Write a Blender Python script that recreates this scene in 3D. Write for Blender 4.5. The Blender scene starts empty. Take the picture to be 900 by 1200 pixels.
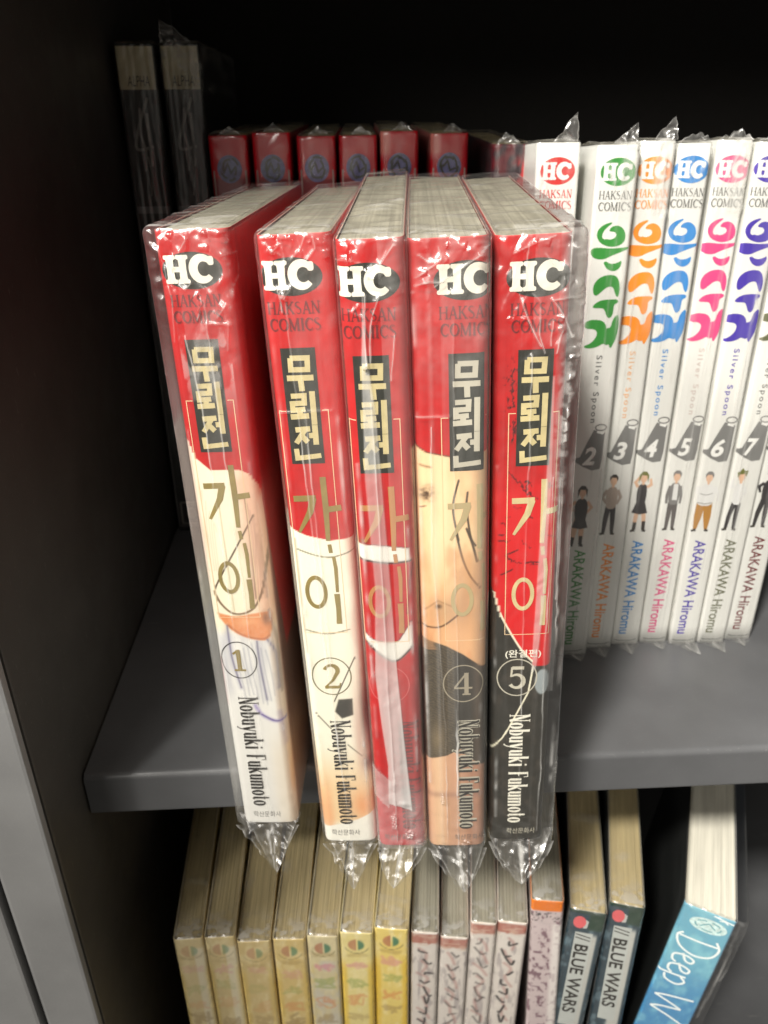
import bpy, bmesh, math, random, json
import numpy as np
from mathutils import Vector, Matrix

SC = bpy.context.scene
COL = SC.collection
rng = np.random.default_rng(7)
random.seed(7)
MM = 0.001

# ------------------------------------------------------------------ camera
cam_d = bpy.data.cameras.new("camera")
cam_o = bpy.data.objects.new("camera", cam_d)
COL.objects.link(cam_o)
SC.camera = cam_o
cam_d.sensor_fit = 'VERTICAL'
cam_d.sensor_height = 36.0
cam_d.lens = 36.0 * 940.82 / 1200.0
cam_d.clip_start = 0.01
cam_d.clip_end = 50.0
PITCH, YAW, ROLL = math.radians(27.1526), math.radians(-2.5478), math.radians(-0.571)
fw = Vector((-math.sin(YAW) * math.cos(PITCH), math.cos(YAW) * math.cos(PITCH), -math.sin(PITCH)))
rt = Vector((math.cos(YAW), math.sin(YAW), 0.0))
up = rt.cross(fw)
rt2 = math.cos(ROLL) * rt + math.sin(ROLL) * up
up2 = -math.sin(ROLL) * rt + math.cos(ROLL) * up
CAM = Vector((0.0, -0.2099, 0.2071))
cam_o.matrix_world = Matrix(((rt2.x, up2.x, -fw.x, CAM.x), (rt2.y, up2.y, -fw.y, CAM.y), (rt2.z, up2.z, -fw.z, CAM.z), (0, 0, 0, 1)))
cam_d.dof.use_dof = True
cam_d.dof.focus_distance = 0.185
cam_d.dof.aperture_fstop = 30.0

# ------------------------------------------------------------------ light
wd = bpy.data.worlds.new("World")
SC.world = wd
wd.use_nodes = True
bg = wd.node_tree.nodes["Background"]
bg.inputs["Color"].default_value = (1.0, 0.93, 0.82, 1)
bg.inputs["Strength"].default_value = 0.165

def area_light(name, az, el, dist, sx, sy, power, color):
    """a rectangular lamp, seen from the shelf at azimuth az (degrees left of straight out) and elevation el"""
    a, e = math.radians(az), math.radians(el)
    d = Vector((-math.sin(a) * math.cos(e), -math.cos(a) * math.cos(e), math.sin(e)))
    L = bpy.data.lights.new(name, 'AREA')
    L.shape = 'RECTANGLE'; L.size = sx; L.size_y = sy; L.energy = power; L.color = color
    o = bpy.data.objects.new(name, L); COL.objects.link(o)
    o.location = Vector((0.0, 0.0, 0.10)) + d * dist
    o.rotation_euler = (-d).to_track_quat('-Z', 'Y').to_euler()
    return o
def spot_light(name, az, el, dist, aim, half, blend, radius, power, color):
    a, e = math.radians(az), math.radians(el)
    d = Vector((-math.sin(a) * math.cos(e), -math.cos(a) * math.cos(e), math.sin(e)))
    L = bpy.data.lights.new(name, 'SPOT')
    L.spot_size = math.radians(2 * half); L.spot_blend = blend; L.shadow_soft_size = radius; L.energy = power; L.color = color
    o = bpy.data.objects.new(name, L); COL.objects.link(o)
    o.location = Vector(aim) + d * dist
    o.rotation_euler = (-d).to_track_quat('-Z', 'Y').to_euler()
    return o
spot_light("key_spot", 36, 48, 1.5, (0.096, 0.0, 0.152), 7.75, 0.42, 0.09, 160.0, (1.0, 0.955, 0.88))  # key lamp; narrow cone made up to keep the lower left dark
area_light("ceiling_lamp", 60, 40, 1.6, 0.45, 0.22, 25.0, (1.0, 0.96, 0.89))
area_light("front_fill", 27, 22, 2.2, 0.8, 0.25, 14.0, (1.0, 0.95, 0.87))  # added front fill to brighten the spines, standing for no known lamp

SC.view_settings.view_transform = 'Standard'
SC.view_settings.look = 'None'
SC.view_settings.exposure = 0.0
SC.view_settings.gamma = 1.0
SC.cycles.transparent_max_bounces = 32
SC.cycles.max_bounces = 10

# traced outlines in millimetres on each spine (across from the spine's middle, up from its foot)
DATA = {
 'title': [[[-1.97,154.97],[2.04,154.92],[1.9,152.2],[-1.98,152.24],[-1.9,154.97]],[[-3.1,150.25],[3.11,150.24]],[[0.07,150.04],[0.18,147.07]],[[-2.63,145.9],[0.48,145.98],[0.39,144.15],[-2.45,144.09],[-2.45,142.44],[0.49,142.63]],[[-0.83,142.38],[-0.82,140.89]],[[-3.15,140.81],[1.23,140.98]],[[2.42,146.98],[2.37,138.71]],[[-2.37,137.51],[1.17,137.72]],[[-0.08,137.51],[-1.32,135.73],[-2.47,134.11]],[[-1.04,136.07],[0.37,134.35]],[[2.36,138.63],[2.33,133.62]],[[0.77,136.0],[2.25,136.03]],[[-2.6,132.7],[-2.51,130.25],[3.28,130.79]]],
 'ga': [[[-4.7,119.3],[0.87,119.43]],[[0.23,119.45],[-0.85,115.6],[-4.13,109.81]],[[3.05,125.06],[3.18,116.42],[3.03,107.2]],[[3.8,116.16],[7.04,116.52]],[[3.21,106.2],[3.45,103.69]],[[4.02,102.56],[4.33,99.09],[4.22,91.81]],[[4.04,91.28],[4.13,86.46],[4.01,81.83]]],
 'art': {"1":{"red":[[-8.03,131.6],[-6.31,126.93],[-3.23,123.81],[4.21,123.63],[6.7,122.39],[8.5,118.76]],"fold":[[6.43,110.71],[2.03,103.2],[-5.29,90.9],[-6.62,87.92]],"jaw":[[9.02,99.95],[7.05,89.87],[4.47,83.3],[1.3,80.54],[-2.57,80.32],[-5.53,83.47],[-6.93,87.38]],"orange":[[-7.15,85.72],[-7.09,80.68],[-4.57,75.78],[-0.59,72.53],[4.61,71.0],[6.91,72.13],[8.18,77.59],[7.51,80.44],[3.66,80.22],[-2.2,79.35],[-7.33,80.68]],"line1":[[4.72,116.67],[4.83,105.7],[4.41,84.97]],"line2":[[-2.19,114.86],[-2.14,99.12],[-2.05,80.6]],"cloth1":[[-4.78,76.08],[-4.68,64.89],[-3.18,54.45]],"cloth2":[[3.11,70.72],[3.21,62.37],[3.92,49.95]],"cloth3":[[6.1,71.27],[8.01,65.92],[7.83,53.69]],"purple":[[0.24,47.82],[1.83,44.4],[5.52,41.87],[8.5,42.16]],"pubtext":[[-7.95,4.05],[2.88,4.01]]},"2":{"red":[[-7.82,110.96],[-3.65,108.86],[2.33,107.27],[7.61,107.74]],"c1":[[-6.66,104.98],[-1.98,103.07],[2.39,102.42],[7.8,104.0]],"c2":[[-6.36,79.87],[-0.88,78.6],[5.24,79.81]],"l1":[[6.02,70.75],[-0.82,55.48]],"blk":[[0.44,56.06],[4.34,56.27],[4.18,50.41],[0.91,49.24],[-0.87,51.78]],"white2":[[-2.98,7.26],[3.0,9.35],[7.37,11.81]],"curve3":[[-6.56,51.29],[-2.59,45.52]],"curve4":[[1.93,39.31],[5.67,34.96]]},"3":{"b1t":[[-7.71,109.33],[0.33,108.6],[5.82,107.69]],"b1b":[[-7.14,104.83],[0.1,103.61],[6.12,103.94]],"b2t":[[-7.02,81.77],[-3.75,79.44],[1.23,79.03],[3.13,81.23],[5.53,85.59]],"b2b":[[-6.95,79.24],[-2.2,73.98],[1.43,72.74],[5.71,77.22]],"stripR":[[-2.04,170.76],[-2.03,158.69],[-0.71,144.72],[-0.21,127.46],[0.33,108.6],[1.24,68.05],[2.07,46.35],[3.23,22.52],[3.54,16.01]],"stripL":[[-3.2,154.86],[-4.07,127.59],[-3.32,96.0],[-4.81,68.19],[-3.86,49.69],[-2.84,34.81],[-3.31,19.02]],"num":[[-1.14,66.92]],"pale":[[-10.78,23.44],[-6.29,21.22],[-3.38,17.56],[-2.39,28.25],[-4.74,31.76],[-7.61,34.55]]},"4":{"skin":[[-8.06,135.09],[-5.77,133.73],[-0.42,132.5],[7.74,133.21]],"eye":[[-6.06,123.02]],"brow":[[-7.51,130.46],[-4.93,129.84]],"hair1":[[1.63,126.19],[0.38,120.9],[0.33,116.52],[1.49,109.75]],"hair2":[[1.01,111.3],[2.44,104.35],[4.43,98.96],[6.96,95.26]],"hair3":[[3.47,112.91],[4.94,108.32],[6.03,103.35]],"hair4":[[3.75,122.93],[3.49,118.61],[4.45,110.78],[5.68,108.0]],"nose":[[-3.84,90.04]],"mouth":[[-8.17,83.83],[-3.45,83.56],[1.3,87.37]],"chin":[[-7.76,79.6],[-1.98,77.13],[2.25,74.35],[7.07,70.18]],"blackbot":[[-8.99,36.08],[-2.59,37.66],[0.89,39.91],[1.47,40.29]]},"5":{"bnd":[[-7.73,92.03],[-5.45,84.35],[-0.47,74.33],[2.89,69.83]],"redbot":[[2.4,68.13],[7.56,67.98]],"w2":[[3.21,68.11],[2.11,59.02],[-1.04,51.12],[-4.03,43.7]],"w2b":[[0.03,53.29],[-4.87,42.19],[-8.29,37.24]],"blob":[[5.86,62.46]],"wan":[[-4.47,72.44],[5.49,72.81]],"ink1":[[-3.92,152.96],[-4.05,148.25],[-3.51,143.87]],"ink2":[[-3.44,140.42],[-3.81,135.41]],"ink3":[[-4.36,127.12],[-0.66,122.69],[1.09,120.45]],"ink4":[[-0.23,124.29],[0.07,122.39]],"ink5":[[-4.46,104.04],[-2.21,105.13]],"ink6":[[-6.15,97.81],[-3.11,99.52]],"ink7":[[0.4,101.49],[3.93,101.66]],"stripL":[[5.01,151.09],[4.46,125.4],[3.48,106.34],[3.13,90.85],[2.56,65.45]],"stripR":[[5.39,151.07],[5.69,125.35],[5.41,106.27],[5.35,90.78],[3.88,68.08]]}},
 'crease': {"1":[[[-7.39,179.64],[-6.85,175.92],[-6.12,167.01],[-6.97,157.07]],[[6.52,176.27],[9.82,176.78],[10.5,175.68],[9.57,171.96],[7.84,168.52],[6.72,163.36],[5.48,154.67]],[[-0.67,180.33],[-3.05,177.35]],[[0.83,170.33],[1.64,169.03]],[[-1.14,170.39],[-2.64,169.16]],[[0.24,168.43],[0.58,166.16],[-1.01,161.94]],[[7.85,179.14],[6.86,176.41],[7.89,174.21]],[[6.13,165.34],[3.76,162.46]],[[0.91,161.21],[6.56,160.71]],[[-4.35,158.01],[-2.64,140.88],[-2.64,124.97],[-2.77,106.88],[-2.77,88.4],[-2.78,68.45],[-2.27,46.82],[-0.15,12.6],[-0.02,-8.12]],[[-13.47,149.78],[-10.5,148.85]],[[-10.42,135.74],[-10.13,121.83],[-10.27,107.03],[-9.76,85.77],[-9.6,59.49]]],"2":[[[-2.45,181.14],[-2.31,178.45],[-2.09,176.36],[-1.7,175.92]],[[2.52,181.32],[1.19,178.71],[-0.75,176.72]],[[4.4,180.82],[4.67,178.96],[2.7,176.35]],[[-4.63,171.17],[-4.0,168.76],[-3.78,165.68]],[[-3.35,170.68],[-3.78,168.75]],[[-2.69,170.65],[-3.56,168.74]],[[-0.98,171.22],[-3.12,168.72]],[[-4.9,178.57],[-2.78,180.13]],[[-6.7,181.74],[-5.04,179.2],[-3.02,177.86]],[[-2.95,169.4],[-2.72,150.91],[-2.56,129.52],[-2.17,113.2],[-2.21,79.47],[-1.01,43.57],[0.08,13.02],[0.13,-1.72]],[[-6.85,142.14],[5.33,142.29]]],"3":[[[-1.48,170.69],[-1.99,162.02],[-2.04,155.65]],[[1.55,170.88],[-0.75,163.93],[-1.2,155.95]],[[5.48,181.65],[2.16,176.71]],[[-3.04,168.54],[-4.42,167.15],[-2.23,166.1]],[[4.33,161.76],[3.24,151.65]],[[0.56,181.57],[5.5,182.24]],[[-6.48,178.29],[-1.85,177.49]]],"4":[[[-1.15,173.16],[-4.3,173.3],[-6.85,172.79],[-7.88,170.64],[-7.7,166.48],[-7.32,158.54],[-7.21,151.67]],[[-6.64,179.22],[-4.2,177.29],[-1.69,177.78]],[[-6.8,174.34],[-2.01,177.5]],[[-2.27,180.22],[-1.69,178.09]],[[-7.74,142.92],[-0.31,142.83]],[[-4.67,140.27],[-5.25,108.34],[-3.73,76.52],[-2.81,49.41],[-2.81,0.34]],[[-2.97,172.26],[6.03,177.99],[8.67,180.43]],[[0.39,55.62],[0.38,0.29]]],"5":[[[4.28,168.25],[9.55,168.8]],[[4.28,168.25],[7.14,164.09],[8.7,159.9]],[[-4.44,178.65],[0.16,180.56],[4.23,181.6]],[[-1.36,179.63],[-1.53,176.61],[-2.16,170.41]],[[-0.02,169.78],[1.63,168.11],[1.61,161.06],[2.86,156.52]],[[2.32,177.94],[3.96,175.83]],[[-2.94,169.92],[-2.06,166.68],[1.98,158.26]],[[4.48,163.67],[4.17,158.16]],[[6.74,161.37],[5.33,156.41]],[[7.56,181.43],[7.69,174.11]],[[8.09,179.32],[9.73,178.72],[11.07,177.08],[11.6,174.41]],[[11.74,172.08],[10.76,170.32],[11.63,168.09],[10.45,166.3],[10.98,163.66]],[[11.6,162.5],[10.44,156.79],[9.43,150.89],[8.79,144.8]],[[9.22,171.84],[10.66,169.05]],[[9.06,168.21],[10.22,167.05]],[[10.46,159.69],[11.29,161.56]],[[8.5,142.73],[8.36,125.24],[8.41,106.16],[8.72,79.72],[9.17,53.04],[9.82,19.58]],[[9.79,147.84],[8.12,138.51],[7.75,120.65],[8.24,90.68]]]},
 'W': {"eun_ring":[[-0.48,170.46],[-2.89,169.76],[-4.74,168.32],[-5.29,166.34],[-4.38,164.37],[-2.63,163.13],[-0.13,162.44],[2.4,162.72],[4.15,163.62],[4.82,165.15],[4.6,167.0],[3.54,168.56],[1.87,169.4],[0.21,169.18],[-0.72,168.5],[-1.1,167.63],[-0.29,167.44],[0.93,167.34],[1.64,166.37],[1.09,165.33],[-0.6,164.75],[-1.66,165.13],[-2.42,164.84],[-3.32,165.5],[-3.21,167.08],[-2.03,168.67],[-0.19,170.07]],"eun_bar":[[-6.82,161.47],[-5.48,162.29],[-3.1,162.24],[-0.03,161.97],[3.38,162.13],[6.53,162.54],[6.07,161.65],[3.27,160.61],[0.45,159.56],[-1.91,158.4],[-4.52,158.49],[-6.35,159.47]],"eun_n":[[-2.03,157.51],[-1.15,157.84],[0.1,157.05],[1.85,156.95],[3.46,157.58],[4.22,158.08],[4.32,156.58],[3.53,155.15],[1.72,154.39],[-0.38,155.09],[-1.62,156.5]],"su_arch":[[-4.56,147.0],[-4.91,149.28],[-4.0,151.36],[-2.1,152.82],[0.41,153.35],[2.64,153.09],[4.02,151.67],[4.71,148.99],[4.61,146.7],[4.16,145.65],[3.33,146.47],[2.39,148.96],[1.41,149.44],[-0.06,149.14],[-1.57,147.87],[-3.05,146.48],[-3.91,146.39]],"su_t":[[-4.49,142.52],[-3.43,143.88],[-1.41,144.83],[1.63,145.07],[4.29,145.02],[4.71,144.06],[3.11,143.2],[3.16,141.42],[2.97,139.51],[2.05,138.52],[1.08,138.94],[0.28,140.76],[-0.41,142.02],[-2.2,142.12],[-3.75,142.11]],"jeo":[[-6.62,136.2],[-6.37,137.28],[-4.96,138.02],[-2.77,138.17],[-0.47,137.77],[0.9,136.5],[1.5,134.57],[1.44,133.05],[2.51,132.2],[2.98,130.46],[2.57,129.15],[1.42,129.27],[0.44,129.7],[-0.76,128.9],[-2.43,128.23],[-4.63,127.99],[-6.29,128.41],[-5.96,129.07],[-4.06,129.74],[-2.56,131.28],[-1.87,133.02],[-2.25,134.31],[-3.49,134.95],[-5.27,134.93],[-6.46,135.35]],"eo":[[4.74,139.92],[5.3,139.2],[5.57,135.99],[5.27,132.1],[4.33,129.48],[3.46,127.82],[2.7,129.05],[2.44,131.67],[1.61,132.75],[0.15,133.62],[0.25,134.49],[1.71,135.13],[2.78,135.34],[3.25,138.13]],"jeo4":[[-4.07,138.55],[1.56,136.83],[2.6,131.92],[2.06,129.46],[-3.1,130.4]],"tag5":[[0.79,97.76],[5.37,96.51],[5.2,95.39],[5.16,86.27],[4.6,82.23],[1.3,81.74],[-2.27,83.24],[-5.9,85.43],[-6.91,86.38],[-3.88,87.1],[-1.77,92.19]],"digit5":[[-2.96,91.08],[2.28,90.94],[3.26,83.78],[-2.02,83.93]],"hc5":[[-3.71,185.28],[8.95,185.12],[1.74,189.9],[3.12,181.05]],"hc4":[[-3.75,186.75],[7.4,186.61],[1.4,190.5],[2.49,182.38]],"hak5":[[-3.86,179.84],[8.97,177.48],[-3.38,176.6],[9.58,173.77]],"hak4":[[-3.41,180.29],[7.87,177.96],[-2.99,176.97],[8.34,174.61]],"ss4":[[-0.44,125.79],[2.53,125.72],[-0.98,101.31],[1.21,101.26]],"ss6":[[0.55,125.15],[3.13,125.09],[-0.24,99.67],[1.97,99.61]],"fig5":[[-4.88,79.31],[1.98,79.11],[-5.01,52.55],[2.58,52.29]],"fig4":[[-3.26,79.7],[2.1,79.54],[-5.34,53.07],[4.24,52.74]],"ar4":[[-2.8,48.08],[1.26,47.94],[-3.55,5.58],[-0.36,5.45]],"ar5":[[-3.46,48.14],[1.19,47.43],[-4.11,6.19],[-0.3,5.43]],"edge4":[[-4.05,195.39],[-6.76,-0.13],[8.67,0.48]]},
 'glint': {"1":[[-4.54,174.04,2.35,2.64],[-1.43,179.14,0.78,2.02],[7.89,177.92,0.77,1.66],[-0.39,165.86,0.5,1.95],[2.88,178.08,1.74,0.73],[-3.46,181.03,1.92,0.73],[4.55,-4.25,1.39,2.32],[5.24,181.29,2.3,0.55]],"2":[[-2.4,181.63,1.84,0.7],[-4.0,178.89,1.67,0.62],[1.21,177.05,0.56,1.61],[7.23,177.84,0.92,2.31],[-3.14,169.41,0.57,1.3],[-0.74,170.6,0.38,1.11],[-1.63,0.19,2.16,1.51],[4.84,180.25,1.47,0.7]],"3":[[-5.5,178.29,1.42,0.86],[-5.66,173.58,1.98,1.6],[0.93,175.42,1.79,1.05],[-7.26,171.51,0.91,0.9],[-2.07,154.82,0.76,0.79],[-4.98,180.5,2.47,0.51],[-0.2,167.97,0.55,1.46],[2.43,5.95,1.84,1.91],[-2.08,11.65,1.04,3.37],[5.48,2.08,1.32,1.55]],"4":[[3.39,180.34,3.87,0.68],[-5.06,175.37,1.61,0.44],[-1.07,177.8,0.89,0.69],[6.03,177.99,0.89,1.04],[-4.83,170.55,0.45,1.81],[-5.45,180.24,1.41,0.51],[2.51,2.18,2.11,1.53],[-4.04,20.77,0.51,2.15]],"5":[[7.2,172.3,1.27,1.45],[10.66,169.05,0.64,2.03],[9.82,177.14,0.72,1.05],[5.94,164.27,1.11,0.57],[-3.56,164.34,2.24,0.76],[8.86,150.92,0.77,4.07],[2.34,180.47,3.21,0.52],[10.06,156.81,0.57,2.36],[8.32,138.5,0.49,4.33],[3.46,-0.72,2.14,1.55],[11.15,30.05,0.75,4.85]]},
}
SHELF_UP = 0.333

# ------------------------------------------------------------------ helpers
def s2l(c):
    c = np.asarray(c, float) / 255.0
    return np.where(c <= 0.04045, c / 12.92, ((c + 0.055) / 1.055) ** 2.4)

def nodes_of(m):
    m.use_nodes = True
    nt = m.node_tree
    return nt, nt.nodes, nt.links, nt.nodes["Principled BSDF"]

MATS = {}
def mat(name, rgb, rough=0.5, spec=0.4, noise=0.12, nscale=60.0, bump=0.0, bscale=400.0, metal=0.0):
    """plain painted, printed or paper surface: base colour varied a little by noise"""
    if name in MATS: return MATS[name]
    m = bpy.data.materials.new(name); MATS[name] = m
    nt, N, L, P = nodes_of(m)
    c = s2l(rgb)
    tc = N.new("ShaderNodeTexCoord")
    nz = N.new("ShaderNodeTexNoise"); nz.inputs["Scale"].default_value = nscale; nz.inputs["Detail"].default_value = 5
    L.new(tc.outputs["Object"], nz.inputs["Vector"])
    rp = N.new("ShaderNodeValToRGB")
    rp.color_ramp.elements[0].position = 0.3; rp.color_ramp.elements[1].position = 0.7
    rp.color_ramp.elements[0].color = (*(c * (1 - noise)), 1); rp.color_ramp.elements[1].color = (*np.minimum(c * (1 + noise), 1), 1)
    L.new(nz.outputs["Fac"], rp.inputs["Fac"]); L.new(rp.outputs["Color"], P.inputs["Base Color"])
    P.inputs["Roughness"].default_value = rough
    P.inputs["Specular IOR Level"].default_value = spec
    P.inputs["Metallic"].default_value = metal
    if bump:
        n2 = N.new("ShaderNodeTexNoise"); n2.inputs["Scale"].default_value = bscale; n2.inputs["Detail"].default_value = 3
        L.new(tc.outputs["Object"], n2.inputs["Vector"])
        b = N.new("ShaderNodeBump"); b.inputs["Strength"].default_value = bump; b.inputs["Distance"].default_value = 0.0004
        L.new(n2.outputs["Fac"], b.inputs["Height"]); L.new(b.outputs["Normal"], P.inputs["Normal"])
    return m

def worn_paint(name, rgb, rough=.45):
    """powder coated metal with fine scratches, dust and smears"""
    m = mat(name, rgb, rough=rough, spec=.42, noise=.10, nscale=38, bump=.10, bscale=1100)
    nt = m.node_tree; N, L = nt.nodes, nt.links; P = N["Principled BSDF"]
    src = P.inputs["Base Color"].links[0].from_socket
    tc = N.new("ShaderNodeTexCoord"); mp = N.new("ShaderNodeMapping"); mp.inputs["Scale"].default_value = (60, 900, 200); mp.inputs["Rotation"].default_value = (0, 0, .35)
    L.new(tc.outputs["Object"], mp.inputs["Vector"])
    n1 = N.new("ShaderNodeTexNoise"); n1.inputs["Scale"].default_value = 1.0; n1.inputs["Detail"].default_value = 2; L.new(mp.outputs["Vector"], n1.inputs["Vector"])
    r1 = N.new("ShaderNodeValToRGB"); r1.color_ramp.elements[0].position = .70; r1.color_ramp.elements[1].position = .78; L.new(n1.outputs["Fac"], r1.inputs["Fac"])
    n2 = N.new("ShaderNodeTexNoise"); n2.inputs["Scale"].default_value = 1700; n2.inputs["Detail"].default_value = 1; L.new(tc.outputs["Object"], n2.inputs["Vector"])
    r2 = N.new("ShaderNodeValToRGB"); r2.color_ramp.elements[0].position = .72; r2.color_ramp.elements[1].position = .76; L.new(n2.outputs["Fac"], r2.inputs["Fac"])
    mx = N.new("ShaderNodeMath"); mx.operation = 'MAXIMUM'; L.new(r1.outputs["Color"], mx.inputs[0]); L.new(r2.outputs["Color"], mx.inputs[1])
    sc = N.new("ShaderNodeMath"); sc.operation = 'MULTIPLY'; sc.inputs[1].default_value = .22; L.new(mx.outputs[0], sc.inputs[0])
    mc = N.new("ShaderNodeMix"); mc.data_type = 'RGBA'; L.new(sc.outputs[0], mc.inputs[0]); L.new(src, mc.inputs[6]); mc.inputs[7].default_value = (.42, .41, .39, 1)
    L.new(mc.outputs[2], P.inputs["Base Color"])
    n3 = N.new("ShaderNodeTexNoise"); n3.inputs["Scale"].default_value = 26; n3.inputs["Detail"].default_value = 6; L.new(tc.outputs["Object"], n3.inputs["Vector"])
    mr = N.new("ShaderNodeMapRange"); mr.inputs[1].default_value = .3; mr.inputs[2].default_value = .7; mr.inputs[3].default_value = rough - .12; mr.inputs[4].default_value = rough + .14
    L.new(n3.outputs["Fac"], mr.inputs[0]); L.new(mr.outputs[0], P.inputs["Roughness"])
    return m

def paint_mat(name, rough=0.38):
    """printed card whose colours are a vertex colour layer"""
    if name in MATS: return MATS[name]
    m = bpy.data.materials.new(name); MATS[name] = m
    nt, N, L, P = nodes_of(m)
    a = N.new("ShaderNodeAttribute"); a.attribute_name = "print"
    L.new(a.outputs["Color"], P.inputs["Base Color"])
    P.inputs["Roughness"].default_value = rough
    P.inputs["Specular IOR Level"].default_value = 0.35
    return m

def page_mat(name, rgb):
    """edge of a block of pages: fine lines running along the depth"""
    if name in MATS: return MATS[name]
    m = bpy.data.materials.new(name); MATS[name] = m
    nt, N, L, P = nodes_of(m)
    c = s2l(rgb)
    tc = N.new("ShaderNodeTexCoord"); mp = N.new("ShaderNodeMapping")
    mp.inputs["Scale"].default_value = (3600, 16, 10)
    L.new(tc.outputs["Object"], mp.inputs["Vector"])
    nz = N.new("ShaderNodeTexNoise"); nz.inputs["Scale"].default_value = 1.0; nz.inputs["Detail"].default_value = 4
    L.new(mp.outputs["Vector"], nz.inputs["Vector"])
    m2 = N.new("ShaderNodeMapping"); m2.inputs["Scale"].default_value = (420, 30, 18); L.new(tc.outputs["Object"], m2.inputs["Vector"])
    n2 = N.new("ShaderNodeTexNoise"); n2.inputs["Scale"].default_value = 1.0; n2.inputs["Detail"].default_value = 3
    L.new(m2.outputs["Vector"], n2.inputs["Vector"])
    ad = N.new("ShaderNodeMath"); ad.operation = 'ADD'; L.new(nz.outputs["Fac"], ad.inputs[0]); L.new(n2.outputs["Fac"], ad.inputs[1])
    rp = N.new("ShaderNodeValToRGB")
    rp.color_ramp.elements[0].position = 0.38; rp.color_ramp.elements[1].position = 0.62
    hv = N.new("ShaderNodeMath"); hv.operation = 'MULTIPLY'; hv.inputs[1].default_value = 0.5; L.new(ad.outputs[0], hv.inputs[0])
    rp.color_ramp.elements[0].color = (*(c * 0.84), 1); rp.color_ramp.elements[1].color = (*np.minimum(c * 1.12, 1), 1)
    L.new(hv.outputs[0], rp.inputs["Fac"]); L.new(rp.outputs["Color"], P.inputs["Base Color"])
    P.inputs["Roughness"].default_value = 0.8; P.inputs["Specular IOR Level"].default_value = 0.2
    b = N.new("ShaderNodeBump"); b.inputs["Strength"].default_value = 0.35; b.inputs["Distance"].default_value = 0.0003
    L.new(nz.outputs["Fac"], b.inputs["Height"]); L.new(b.outputs["Normal"], P.inputs["Normal"])
    return m

def film_mat(name, rough=0.10, tint=(0.985, 0.985, 0.98), bump=0.25, gain=1.0):
    """clear crinkled plastic film; 'milk' marks where it is creased, doubled or scuffed"""
    if name in MATS: return MATS[name]
    m = bpy.data.materials.new(name); MATS[name] = m
    m.use_nodes = True
    nt = m.node_tree; N, L = nt.nodes, nt.links
    N.remove(N["Principled BSDF"]); out = N["Material Output"]
    tr = N.new("ShaderNodeBsdfTransparent"); tr.inputs["Color"].default_value = (*tint, 1)
    gl = N.new("ShaderNodeBsdfGlossy"); gl.inputs["Roughness"].default_value = rough; gl.inputs["Color"].default_value = (1, 1, 1, 1)
    df = N.new("ShaderNodeBsdfDiffuse"); df.inputs["Color"].default_value = (0.86, 0.85, 0.82, 1)
    tl = N.new("ShaderNodeBsdfTranslucent"); tl.inputs["Color"].default_value = (0.86, 0.85, 0.82, 1)
    mk = N.new("ShaderNodeMixShader"); mk.inputs[0].default_value = 0.35
    L.new(df.outputs[0], mk.inputs[1]); L.new(tl.outputs[0], mk.inputs[2])
    at = N.new("ShaderNodeAttribute"); at.attribute_name = "milk"
    m1 = N.new("ShaderNodeMixShader"); L.new(at.outputs["Fac"], m1.inputs[0]); L.new(tr.outputs[0], m1.inputs[1]); L.new(mk.outputs[0], m1.inputs[2])
    tc = N.new("ShaderNodeTexCoord")
    nz = N.new("ShaderNodeTexNoise"); nz.inputs["Scale"].default_value = 260; nz.inputs["Detail"].default_value = 2
    mp = N.new("ShaderNodeMapping"); mp.inputs["Scale"].default_value = (1, 1, 0.45); L.new(tc.outputs["Object"], mp.inputs["Vector"])
    L.new(mp.outputs["Vector"], nz.inputs["Vector"])
    bp = N.new("ShaderNodeBump"); bp.inputs["Strength"].default_value = bump; bp.inputs["Distance"].default_value = 0.0008
    L.new(nz.outputs["Fac"], bp.inputs["Height"])
    for n in (gl, df, tl): L.new(bp.outputs["Normal"], n.inputs["Normal"])
    lw = N.new("ShaderNodeLayerWeight"); lw.inputs["Blend"].default_value = 0.5; L.new(bp.outputs["Normal"], lw.inputs["Normal"])
    pw = N.new("ShaderNodeMath"); pw.operation = 'POWER'; pw.inputs[1].default_value = 4.0; L.new(lw.outputs["Facing"], pw.inputs[0])
    ma = N.new("ShaderNodeMath"); ma.operation = 'MULTIPLY_ADD'; ma.inputs[1].default_value = 0.36 * gain; ma.inputs[2].default_value = 0.085 * gain
    ma.use_clamp = True; L.new(pw.outputs[0], ma.inputs[0])
    m2 = N.new("ShaderNodeMixShader"); L.new(ma.outputs[0], m2.inputs[0]); L.new(m1.outputs[0], m2.inputs[1]); L.new(gl.outputs[0], m2.inputs[2])
    L.new(m2.outputs[0], out.inputs["Surface"])
    return m

def link(name, me, parent=None, M=None):
    o = bpy.data.objects.new(name, me); COL.objects.link(o)
    if parent is not None: o.parent = parent
    if M is not None: o.matrix_world = M
    return o

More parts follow.
